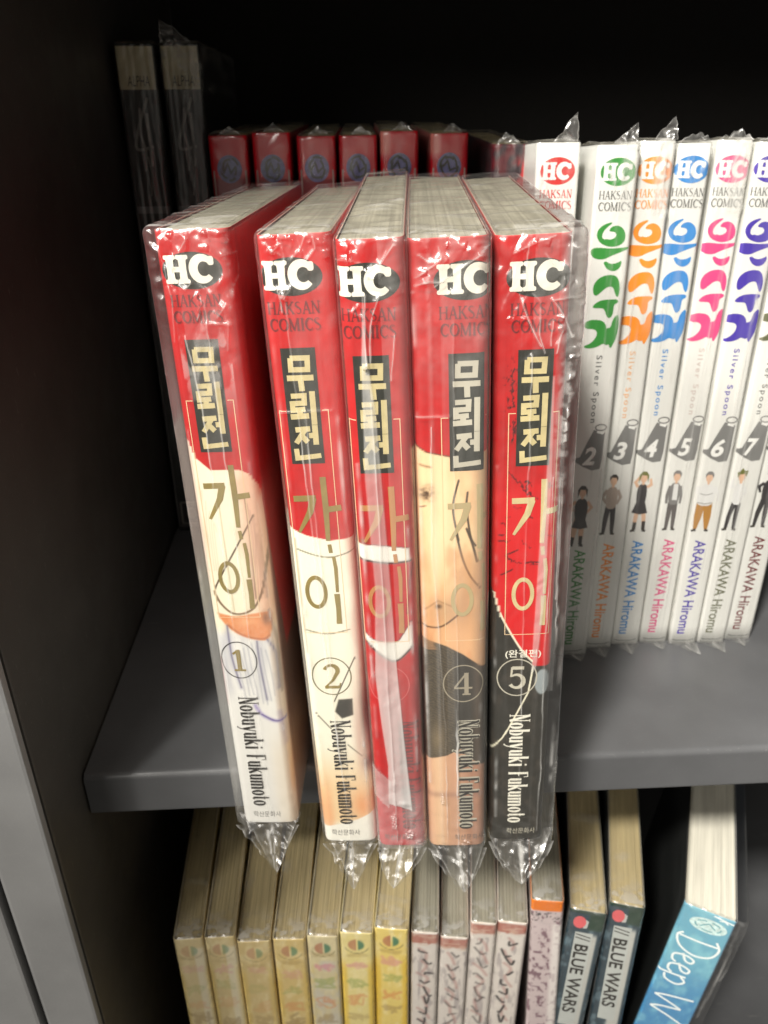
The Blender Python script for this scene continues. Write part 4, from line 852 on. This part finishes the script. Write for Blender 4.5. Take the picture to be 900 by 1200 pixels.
FIG = {2: (DKC, SKIN, HAIRB, 1.1, True, 1), 3: (mat("print_tan_shirt", (176, 160, 148), noise=.1), DKC, HAIRB, 1.0, False, 0), 4: (DKC, SKIN, OLV, .85, True, 2), 5: (GREYC, mat("print_dark_trousers", (84, 78, 76)), GREYC, .95, False, 3), 6: (LTC, BRN, GREYC, 1.55, False, 4), 7: (LTC, DKC, OLV, .9, False, 5), 8: (DKC, DKC, HAIRB, 1.0, False, 1), 1: (DKC, DKC, HAIRB, 1, False, 0)}
WLAB = {1: "white comic with a red oval emblem, mostly hidden behind the red comics", 2: "white comic with green lettering and a grey tag numbered 2", 3: "white comic with orange lettering and a grey tag numbered 3",
        4: "white comic with blue lettering and a grey tag numbered 4", 5: "white comic with pink lettering and a grey tag numbered 5", 6: "white comic with purple lettering and a grey tag numbered 6",
        7: "white comic with olive grey author lettering and a grey tag numbered 7", 8: "white comic with dark red author lettering, cut by the right edge"}
HW, RW = 194.5, 1.1
for n in range(1, 9):
    col = rgbm("print_" + WCOL[n][0].replace(" ", "_"), WCOL[n][1])
    cx = .0900 + .0122 * (n - 2) - (.0055 if n == 1 else .0006 if n == 2 else 0); cy = .0632 + .0012 * math.sin(n * 1.7) - (.005 if n == 2 else 0)
    t = thing("comic_book", WLAB[n], "comic book", frame_matrix((cx, cy, 0), (1, 0.01 * math.sin(n), 0), (.0255 + .0065 * (n - 5) + .002 * math.sin(n * 3), math.sin(.075), math.cos(.075))), "white wrapped comics in a row")
    h = HW + .5 * math.sin(n * 2.7); WW = {1: 14.6, 2: 13.6}.get(n, 11.75)
    paintw = lambda u, v: np.zeros(u.shape + (3,)) + np.array((232, 232, 227.)) - 5 * fbm(u * .2, v * .05, 3)[..., None]
    cover_mesh(t, WW, h, 128.0, RW, paintw, COVER, side=8, du=1.0, dz=8.0)
    page_block(t, WW, h, 128.0, PAGES)
    sx = .25 * math.sin(n * 4.1)
    D = lambda nm, m, S, e, WW=WW, t=t, sx=sx, **k: decal(nm, t, m, [([(x + sx, z) for x, z in V], F) for V, F in S], WW, RW, e, **k)
    D("logo_ellipse", col, [ell(.15, 186.0, 5.9, 4.3)], .05)
    D("logo_letters", WHITEC, logo_shapes(.1, 186.0, .86), .09)
    ltc = col if n in (1, 3) else TEXTGREY
    D("publisher_lettering", ltc, stroke_box("HAKSAN", CAPS, -5.6, 177.6, 5.5, 180.2) + stroke_box("COMICS", CAPS, -5.6, 174.0, 5.6, 176.7), .05)
    S = [poly(chaikin(WG[k], 1)) for k in ('eun_ring', 'eun_bar', 'eun_n', 'su_arch', 'su_t', 'jeo', 'eo')]
    D("title_lettering", col, S, .05)
    pale = {5: mat("print_pale_warm", (206, 190, 184)), 3: mat("print_pale_orange_text", (236, 176, 120))}.get(n, TEXTGREY if n in (2, 7) else col)
    D("subtitle_lettering", pale, text_down("Silver Spoon", -1.9, .9, 125.5, 100.5, spacing=1.35, offset=.012), .05)
    D("number_tag", GREYT, [poly([(x * .95 - .3, z) for x, z in WG['tag5']])], .05)
    D("tag_loop", GREYT, [ring(3.0, 98.6, 2.3, 1.4, .5)], .05); D("tag_hole", WHITEC, [stroke([(1.7, 97.0), (4.2, 96.3)], .9)], .06)
    D("volume_number", WHITEC, text_box(str(n), -2.9, 83.9, 2.0, 91.0, offset=.03, shear=.2), .08)
    tp, bt, hr, wd_, sk, ps = FIG[n]
    person_print(D, -1.6, 52.5 if n != 2 else 50, 1.0, tp, bt, hr, wd_, sk, ps)
    D("author_lettering", col, text_down("ARAKAWA Hiromu", -2.6, 2.0, 48.5, 5.0, slant=-.6, offset=.014), .05)
    D("foot_line", TEXTGREY, [stroke([(-4.6, 2.2), (-3, 1.7), (2.5, 1.7), (4.6, 2.4)], .3)], .05)
    rr = random.Random(n)
    cre = [[(rr.uniform(-5, 5) + .4 * math.sin(k + j), z) for k, z in enumerate(np.linspace(190 - 30 * rr.random(), 5, 7))] for j in range(2)]
    cre = [[(cre[j][0][0] + .25 * math.sin(2.1 * k + j) - .004 * (190 - z) * (1 if j else -.6), z) for k, (_, z) in enumerate(cre[j])] for j in range(2)]
    cre += [[(rr.uniform(-6, 6), 192 - rr.uniform(0, 4)), (rr.uniform(-6, 6), 186 - rr.uniform(0, 14))] for _ in range(5)] + [[(-6.2, 190), (-6.3, 80), (-6.2, 4)], [(6.2, 192), (6.3, 90), (6.1, 4)]]
    def mkw(u, v, n=n):
        m = .10 * smooth01((u - (-1 + 2.5 * math.sin(n))) / .3) * (u < 6) * vnoise(u * .1, v * .02, n) + .14 * smooth01((fbm(u * .35, v * .05, n + 20) - .55) * 5) * (v < 172)
        if n in (3, 5): m = m + .42 * smooth01((v - 171) / 2) * smooth01((u + 2) / 3) * (.5 + .5 * fbm(u * .5, v * .3, n))
        if n == 2: m = m + .22 * smooth01((v - 170) / 3) * smooth01((u - 1) / .5)
        return m
    film(t, WW, h, 129.0, 100 + n * 7, FILMW, gl=.18, gr=.18, gf=.4, du=.55, dz=1.3, side=6, amp_top=.5, amp_mid=.08, amp_bot=.3, creases=cre, milk=mkw, pleats=.12, glints=[(rr.uniform(-5, 6), h - rr.uniform(-.5, 5), rr.uniform(1, 3), rr.uniform(.6, 1.5)) for _ in range(4)] + [(rr.uniform(-6, 6), h - rr.uniform(4, 24), rr.uniform(.6, 1.2), rr.uniform(1, 4)) for _ in range(3)] + [(rr.uniform(-5, 5), rr.uniform(0, 4), 2.2, .9)], cw=.22, cmilk=.4, haze=.03, streak=.04,
         tail=(2.0 * math.sin(n * 1.3) + 1.5, -9 - 2 * math.sin(n * 2.2), .9), top_amp=.5, zlo=.4, rf=1.6,
         ear=[(-2, 6.3, 5.0 + .8 * math.sin(n), 7.5 + 1.5 * math.sin(n * 2), 0), (-6, 6, 1.5, 3.2, 0)][0 if n in (1, 2, 3) else 1])

# ------------------------------------------------------------------ two tall dark books in the back left corner
NAVY = mat("dark_card", (34, 36, 42), rough=.4, noise=.15); LABELC = mat("cream_label", (186, 178, 146), rough=.6, noise=.12, nscale=120)
GREYB = mat("grey_print", (118, 116, 116), rough=.5, noise=.12); DIMW = mat("dim_print", (136, 132, 124), rough=.5)
for n, (x, y, lab) in enumerate([(-.0862, .1786, "tall dark book with a cream top label, against the left side panel"), (-.0676, .1790, "tall dark book with a torn peak of plastic above its cream label")]):
    t = thing("book", lab, "book", frame_matrix((x, y, 0), (1, .02, 0), (.006, 0, 1)), "tall dark books in the back corner")
    w, h = 16.4, 229.0
    cover_mesh(t, w, h, 150.0, 1.5, lambda u, v: np.zeros(u.shape + (3,)) + np.array((46, 46, 45.)) + 12 * (fbm(u * .2, v * .1, 4)[..., None] - .5), COVER, side=8, du=1.2, dz=8)
    page_block(t, w, h, 150.0, PAGES_D)
    D = lambda nm, m, S, e, **k: decal(nm, t, m, S, w, 1.5, e, **k)
    D("top_label", LABELC, [rect(-7.6, 212, 7.4, 228)], .05); D("label_lettering", INK, text_box("ALPHA", -4.2, 213.2, 5.0, 217.2, shear=.15), .08)
    D("spine_print", mat("dim_grey_marks", (128, 126, 120), noise=.3, nscale=300), [stroke(curve([(3.2, 209), (-2.5, 196), (-3.5, 189), (3.5, 190)]), 1.2), stroke([(2.2, 203), (2.0, 182)], 1.2), stroke(curve([(-.5, 205), (-1.5, 196), (0, 188), (-1, 180)]), .8), stroke(curve([(.5, 186), (1.2, 178), (0, 170)]), .7)], .05)
    D("lower_band", GREYB, [rect(-7.2, 162.5, 7.2, 165.5)], .05); D("frame_line", GREYB, [stroke([(-7.2, 162.5), (-7.2, 3), (7.2, 3), (7.2, 162.5)], .5)], .055)
    D("spine_lettering", mat("dim_grey_print", (84, 84, 88)), text_down("COMICS" if False else "ALPHA", -3.4, 3.4, 150, 98), .05)
    D("foot_panel", DIMW, [stroke([(-5.2, 17), (5.4, 17), (5.4, 4.5), (-5.2, 4.5), (-5.2, 17)], .9), ell(0, 10.5, 2.5, 3.4)], .06)
    film(t, w, h, 150.0, 300 + n, FILMW, gl=.4, gr=.4, gf=.5, du=.6, dz=1.3, side=8, amp_top=.45, amp_mid=.12, amp_bot=.2, pleats=.2, zlo=.4,
         creases=[[(-6.8, 226), (-7.2, 120), (-7.2, 4)], [(0, 210), (-2, 190), (0, 172)], [(1, 206), (2.5, 190), (1, 168)]], cw=.5, cmilk=.22,
         ear=(-7.5, 5.5, -7.2, 8.5, 0) if n else None, milk=(lambda u, v: .30 * smooth01((v - 205) / 8) * smooth01((fbm(u * .3, v * .2, 2) - .4) * 4)) if n else None)

# ------------------------------------------------------------------ dim red books standing behind the front row
GLOBE = mat("print_blue_grey", (86, 86, 128), rough=.5, noise=.5, nscale=500); PANELR = mat("print_pale_panel", (150, 128, 122), rough=.5)
BRL = ["red book in the dark row behind, beside the tall dark books", "red book in the dark row behind, over the gap right of the first front comic", "red book in the dark row behind, above the circled 2 comic",
       "red book in the dark row behind, above the white-banded comic", "red book in the dark row behind, with a pale scuffed top corner", "red book in the dark row behind, right of a dark gap"]
for n, x in enumerate((-.0416, -.0255, -.0088, .0068, .0224, .0412)):
    t = thing("book", BRL[n], "book", frame_matrix((x + .0004, .120 + .001 * math.sin(n * 2), 0), (1, -.02, 0), (-.005, 0.0, 1)), "dim red books in the back row")
    w, h = 14.2, 196.0 + .8 * math.sin(n * 1.9)
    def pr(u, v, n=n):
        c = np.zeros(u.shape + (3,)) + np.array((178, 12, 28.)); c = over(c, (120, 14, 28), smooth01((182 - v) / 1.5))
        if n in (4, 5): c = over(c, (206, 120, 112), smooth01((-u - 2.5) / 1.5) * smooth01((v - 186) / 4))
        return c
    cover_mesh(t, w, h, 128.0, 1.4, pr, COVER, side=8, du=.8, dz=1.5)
    page_block(t, w, h, 128.0, PAGES_D)
    D = lambda nm, m, S, e, **k: decal(nm, t, m, S, w, 1.4, e, **k)
    D("emblem", GLOBE, [ell(0, 184.5, 4.6, 4.9)], .06); D("side_stripe", PANELR, [rect(-6.3, 120, -5.6, 184), rect(5.6, 120, 6.3, 184)], .05)
    D("emblem_marks", BLACKG, [stroke(arc(0, 184.5, 3.4 - .5 * (k % 3), 3.9 - .6 * (k % 2), 20 + 60 * k + 17 * n, 70 + 60 * k + 23 * n, 6), .8) for k in range(6)] + [stroke([(-2.4, 183 + .3 * n), (-.6, 186.5), (.4, 183.2), (2.4, 185.5 - .3 * n)], .7)], .09)
    film(t, w, h, 128.5, 400 + n, FILMW, haze=0, streak=.04, base=.005, gl=.25, gr=.25, gf=.35, du=.9, dz=2, side=5, amp_top=.5, amp_mid=.1, amp_bot=.2, zlo=.4, ear=(-3, 5, 1.0, 3.0, 0))
t = thing("book", "dark maroon and red book standing between the red back row and the white comics", "book", frame_matrix((.0600, .098, 0), (1, -.05, 0), (0, 0, 1)))
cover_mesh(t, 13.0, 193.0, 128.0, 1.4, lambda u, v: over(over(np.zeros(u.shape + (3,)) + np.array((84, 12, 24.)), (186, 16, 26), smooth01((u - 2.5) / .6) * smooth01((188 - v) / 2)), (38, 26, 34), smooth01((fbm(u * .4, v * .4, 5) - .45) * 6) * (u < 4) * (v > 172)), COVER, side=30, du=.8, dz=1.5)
page_block(t, 13.0, 193.0, 128.0, PAGES_D)
film(t, 13.0, 193.0, 128.5, 431, FILMW, haze=0, streak=.03, base=.005, gl=.3, gr=.3, gf=.4, du=.9, dz=2, side=6, amp_top=.8, zlo=.4, ear=(-5, 3, -2, 3.5, 0))

# ------------------------------------------------------------------ books on the shelf below
ZB = -.272
def lower_book(label, group, xl, zt, w, yaw, lean, paint_f, depth=128.0, y=0.0, du=.4, dz=.7, pages=PAGES_D, r=1.2, filmed=None, zl=0):
    """xl, zt: place of the top left corner of the spine at depth y"""
    ca, sa = math.cos(yaw), math.sin(yaw)
    X = Vector((ca, -sa, 0)); Z = Vector((math.sin(lean), 0, math.cos(lean)))
    h = (zt - ZB) / math.cos(lean)
    base = Vector((xl, y, zt)) - Z * h + X * (w * MM / 2); base.z = ZB + max(0, w * MM / 2 * abs(math.sin(lean))) + .0001
    t = thing("comic_book", label, "comic book", frame_matrix(base, X, Z), group)
    h *= 1000
    cover_mesh(t, w, h, depth, r, lambda u, v: paint_f(u, v - h), COVER, side=30, du=du, dz=dz)
    page_block(t, w, h, depth, pages, drop=.6, wave=.5)
    if filmed: film(t, w, h, depth, filmed, FILMW, gl=.3, gr=.3, gf=.4, du=.6, dz=1.0, side=10, amp_top=.5, amp_mid=.2, amp_bot=.2, zlo=.4, top_amp=.35, cw=.3, cmilk=.3, creases=[[(w / 2, h - 1), (w / 2 + .1, h - 90)], [(-w / 2, h - 1), (-w / 2 - .1, h - 90)]])
    return t, h
YL = ["leftmost pale yellow comic on the shelf below, in the side panel's shade", "second pale yellow comic from the side panel, on the shelf below", "shaded yellow comic on the shelf below with a head set a little lower",
      "yellow comic on the shelf below, between two shaded ones and the scuffed grey one", "yellow comic on the shelf below with a greyish scuffed spine", "bright yellow comic on the shelf below with a torn glint of film at its head",
      "brightest yellow comic on the shelf below, next to the white spines"]
def paint_yellow(n):
    def f(u, v):
        base = [(232, 212, 160), (228, 206, 150), (222, 198, 138), (226, 200, 132), (222, 208, 164), (238, 222, 150), (238, 214, 122)][n]
        c = np.zeros(u.shape + (3,)) + np.array(base, float); q = fbm(u * .4, v * .2, n + 40)
        c = over(c, (250, 236, 190), smooth01((q - .45) * 3) * .5)
        if n in (0, 1): c = over(c, (244, 234, 206), smooth01((u - 1) / 1.0) * .8 * smooth01((-v - 5) / 2))
        c = over(c, (236, 190, 40), smooth01((-v - 14) / 10) * smooth01((np.abs(u) - 3.6) / 1.6) * (.55 if n > 4 else .2))
        if n == 4: c = over(c, (206, 202, 194), smooth01((-v - 14) / 3) * .7 * smooth01((fbm(u * .3, v * .12, 3) - .3) * 3))
        d = np.hypot(u / 1.0, (v + 7.5) / 1.0); k_ = [.35, .4, .4, .6, .8, .85, .9][n]
        c = over(c, (178, 104, 74), smooth01((3.9 - d) / .9) * (u < -.2) * k_ * (.5 + .6 * q)); c = over(c, (66, 122, 90), smooth01((3.5 - d) / .9) * smooth01((u - .3) / .5) * k_)
        c = over(c, (110, 98, 58), line(u, v, arc(0, -7, 5.2, 5.6, 205, 335, 10), .4, .5) * .8 * k_)
        rr = random.Random(n + 70)
        def mark(zc, hh, col, m):
            zc += rr.uniform(-2.5, 2.5); hh *= rr.uniform(.7, 1.3); m *= rr.uniform(.55, 1.0)
            t = np.zeros(u.shape)
            for k in range(7):
                p = [(rr.uniform(-4.2, 4.0), zc + rr.uniform(-hh, hh)) for _ in range(3)]
                t = np.maximum(t, line(u, v, curve(p, 5), rr.uniform(.4, 1.6), 1.3))
            return over(c, col, t * m)
        c = mark(-13.5, .9, (150, 118, 60), .5 * k_); c = mark(-20.5, 2.6, (222, 138, 156), .85 * k_ + .05); c = mark(-31, 3.2, (140, 160, 74), .7 * k_); c = mark(-42, 3.5, (224, 128, 72), .75 * k_); c = mark(-54, 4, (150, 120, 70), .5)
        return c
    return f
yl = [(203, 237), (239, 275), (276, 316), (318, 357), (358, 396), (397, 437), (438, 479)]
yz = [-.0890, -.0886, -.0920, -.0915, -.0905, -.0892, -.0876]
for n, (a, b) in enumerate(yl):
    lower_book(YL[n], "yellow comics on the shelf below", -.0755 + (a - 205) * .00034, yz[n], (b - a) * .335, math.radians(-2 + 9.5 * n / 6), 0, paint_yellow(n), filmed=500 + n)
WL = ["white-spined comic with black brush marks, first after the yellow comics", "white-spined comic set slightly forward with a low brown band at its head", "white-spined comic with faint grey brush marks under a brown band", "white-spined comic with bold black brush marks, beside the orange-topped one"]
def paint_wl(n):
    def f(u, v):
        c = np.zeros(u.shape + (3,)) + np.array((224, 216, 208.)) ; q = fbm(u * .6, v * .4, n + 60)
        c = over(c, (176, 108, 92), smooth01((v + 7.2 + 1.2 * (q - .5)) / .8) * smooth01((-v - .8) / .6) * .85 * (.6 + .7 * q))
        c = over(c, (214, 190, 170), smooth01((fbm(u * .3, v * 1.2, n + 2) - .5) * 6) * (v > -8) * .6)
        c = over(c, (160, 150, 150), smooth01((fbm(u * .5, v * .12, n + 63) - .55) * 6) * .6 * (v < -9))
        rr = random.Random(n + 3)
        for k in range(7):
            zc = -13 - k * 8; c = over(c, (176, 120, 112), line(u, v, curve([(rr.uniform(-3, 0), zc + 3), (rr.uniform(-1, 2), zc), (rr.uniform(-1, 3), zc - 4)]), 1.3, 1.2) * .45)
        for k in range(9):
            zc = -12 - k * 6.5; x0 = rr.uniform(-1.5, 1.5)
            c = over(c, (46, 42, 42), line(u, v, curve([(x0 + rr.uniform(-2.4, -.8), zc + rr.uniform(-2, 3)), (x0 + rr.uniform(-1, 1), zc - rr.uniform(0, 3)), (x0 + rr.uniform(.8, 2.4), zc + rr.uniform(-4, 3))]), 1.0, .6) * ([.8, .5, .45, .9][n]))
        return c
    return f
wl = [(482, 515), (517, 551), (553, 584), (585, 621)]
wz = [-.0912, -.0950, -.0870, -.0872]
for n, (a, b) in enumerate(wl):
    lower_book(WL[n], "white-spined comics on the shelf below", .0187 + (a - 482) * .000338, wz[n], (b - a) * .333, math.radians(6.5 + n), .004 * n, paint_wl(n), pages=PAGES, filmed=520 + n)
def paint_or(u, v):
    c = np.zeros(u.shape + (3,)) + np.array((206, 190, 190.)); q = fbm(u * .6, v * .35, 71)
    c = over(c, (232, 124, 24), smooth01((v + 6.0) / .4))
    c = over(c, (96, 60, 74), smooth01((fbm(u * .7, v * .5, 72) - .56) * 8) * .7 * (v < -7)); c = over(c, (240, 236, 230), smooth01((u - 1.5) / 2) * (v < -14) * .7)
    c = over(c, (40, 36, 40), smooth01((fbm(u * 1.2, v * 1.2, 75) - .55) * 8) * (v < -6.5) * (v > -12) * .8)
    return c
lower_book("comic with a bright orange band at its head, on the shelf below", None, .0663, -.0755, 12.6, math.radians(10), -.045, paint_or, pages=PAGES, filmed=530)

TEAL = mat("print_slate_blue", (58, 92, 116)); STRIPW = mat("print_strip_white", (190, 194, 190), noise=.05); PINKD = mat("print_coral", (222, 100, 104))
def paint_bw(u, v):
    c = np.zeros(u.shape + (3,)) + np.array((50, 68, 78.)); q = fbm(u * .4, v * .2, 81)
    c = over(c, (128, 150, 160), smooth01((q - .5) * 4) * .6 * (v < -10)); c = over(c, (44, 66, 52), smooth01((u - .5) / 1) * smooth01((v + 12) / 2)); c = over(c, (38, 60, 50), smooth01((v + 2.2) / .6))
    c = over(c, (34, 44, 46), smooth01((-6.8 - u) / .8))
    c = over(c, (206, 204, 196), smooth01((u + .5) / 1.5) * smooth01((-12 - v) / 4) * smooth01((5.6 - u) / .8) * .9)
    return c
for n, (xl, zt, w, yaw, lean) in enumerate([(.0824, -.0822, 14.6, 13, .030), (.0982, -.0792, 13.6, 16, .0)]):
    t, h = lower_book(["slate blue comic with a white lettered strip, left of its twin on the shelf below", "slate blue comic with a white lettered strip, nearest the empty dark gap below"][n], "slate blue comics on the shelf below", xl, zt, w, math.radians(yaw), lean, paint_bw, filmed=540 + n)
    D = lambda nm, m, S, e, **k: decal(nm, t, m, S, w, 1.2, e, **k)
    D("emblem", PINKD, [ell(-2.6, h - 7.0, 2.5, 3.6)], .05); D("emblem_edge", STRIPW, [poly([(-.4, h - 5), (.9, h - 6), (.6, h - 10), (-1, h - 10.5)])], .045)
    D("title_strip", STRIPW, [rect(-3.6, h - 75, 3.4, h - 13)], .045)
    D("title_lettering", INK, text_down("BLUE WARS", -2.9, 2.7, h - 20.5, h - 66, offset=.022) + [stroke([(-3.2, h - 14.2), (2.8, h - 15.6)], .6), stroke([(-3.2, h - 16.2), (2.8, h - 17.6)], .6)], .08)
def paint_deep(u, v):
    c = np.zeros(u.shape + (3,)) + np.array((112, 172, 194.)); q = fbm(u * .2, v * .12, 91)
    c = over(c, (72, 136, 184), smooth01((-v - 24) / 34) * .9); c = over(c, (150, 206, 214), smooth01((q - .5) * 4) * .5); c = over(c, (44, 60, 92), smooth01((u - 9.2) / .8) * .8); c = over(c, (30, 36, 34), smooth01((-10.7 - u) / .5))
    return c
t, h = lower_book("sky blue book leaning right with white script lettering, on the shelf below", None, .1290, -.0843, 20.5, math.radians(24), .12, paint_deep, pages=page_mat("page_edges_white", (226, 222, 206)), filmed=None, depth=140)
DW = mat("print_white_script", (240, 246, 244), noise=.03)
D = lambda nm, m, S, e, **k: decal(nm, t, m, S, 20.5, 1.2, e, **k)
D("emblem", mat("print_pale_aqua", (206, 228, 226), noise=.25, nscale=700), [ell(1.0, h - 7.5, 7.2, 3.9)], .05)
D("emblem_marks", mat("print_mid_aqua", (96, 160, 170)), [stroke(arc(1.0, h - 7.5, 5.0, 2.6, 30 + 72 * k, 80 + 72 * k, 6), .6) for k in range(5)] + [stroke([(-2, h - 8.6), (1, h - 6), (4, h - 8.4)], .6)], .08)
D("head_mark", DW, [stroke([(1.5, h - .9), (9.5, h - 2.2)], .7), stroke([(4.0, h - 2.4), (6, h - 2.0), (7.5, h - 3.0)], .6)], .06)
# script letters, reading downwards: (along, up) with cap height 12 mm
SCR = [curve([(1, 0), (1.2, 6), (1.0, 11.5)]), curve([(-1, 10.5), (2, 12), (6, 10.5), (7.6, 6), (5.5, 1.2), (1.5, -.6), (-.5, .8)]),
       curve([(8.2, 3), (11, 4.4), (11.4, 6.2), (9.8, 6.6), (8.8, 4), (9.6, .8), (12, .6), (13, 2)]), curve([(13, 3), (15.8, 4.4), (16.2, 6.2), (14.6, 6.6), (13.6, 4), (14.4, .8), (16.8, .6), (18, 2)]),
       curve([(18.2, 6.5), (18.6, 0), (18.0, -5.5)]), curve([(18.6, 5), (20.5, 6.6), (22.4, 4.5), (21.6, 1.0), (19.4, .2)]),
       curve([(27, 11.5), (28.6, 4), (30, 0)]), curve([(30, 0), (31.8, 6), (33, 9)]), curve([(33, 9), (34.5, 3), (36, 0)]), curve([(36, 0), (38, 7), (40, 12)])]
D("title_lettering", DW, [stroke([(-7.5 + b * 1.32, h - 16 - a * 1.35) for a, b in P], .95) for P in SCR], .06)
film(t, 20.5, h, 140, 560, FILMW, gl=.3, gr=4.5, gf=.5, du=.7, dz=1.0, side=10, amp_top=.8, amp_mid=.3, amp_bot=.3, zlo=.4, top=False, cw=.4, cmilk=.35, creases=[[(11, h - 1), (12, h - 30), (11, h - 60)], [(14, h - 4), (15.5, h - 14), (13, h - 34)]])
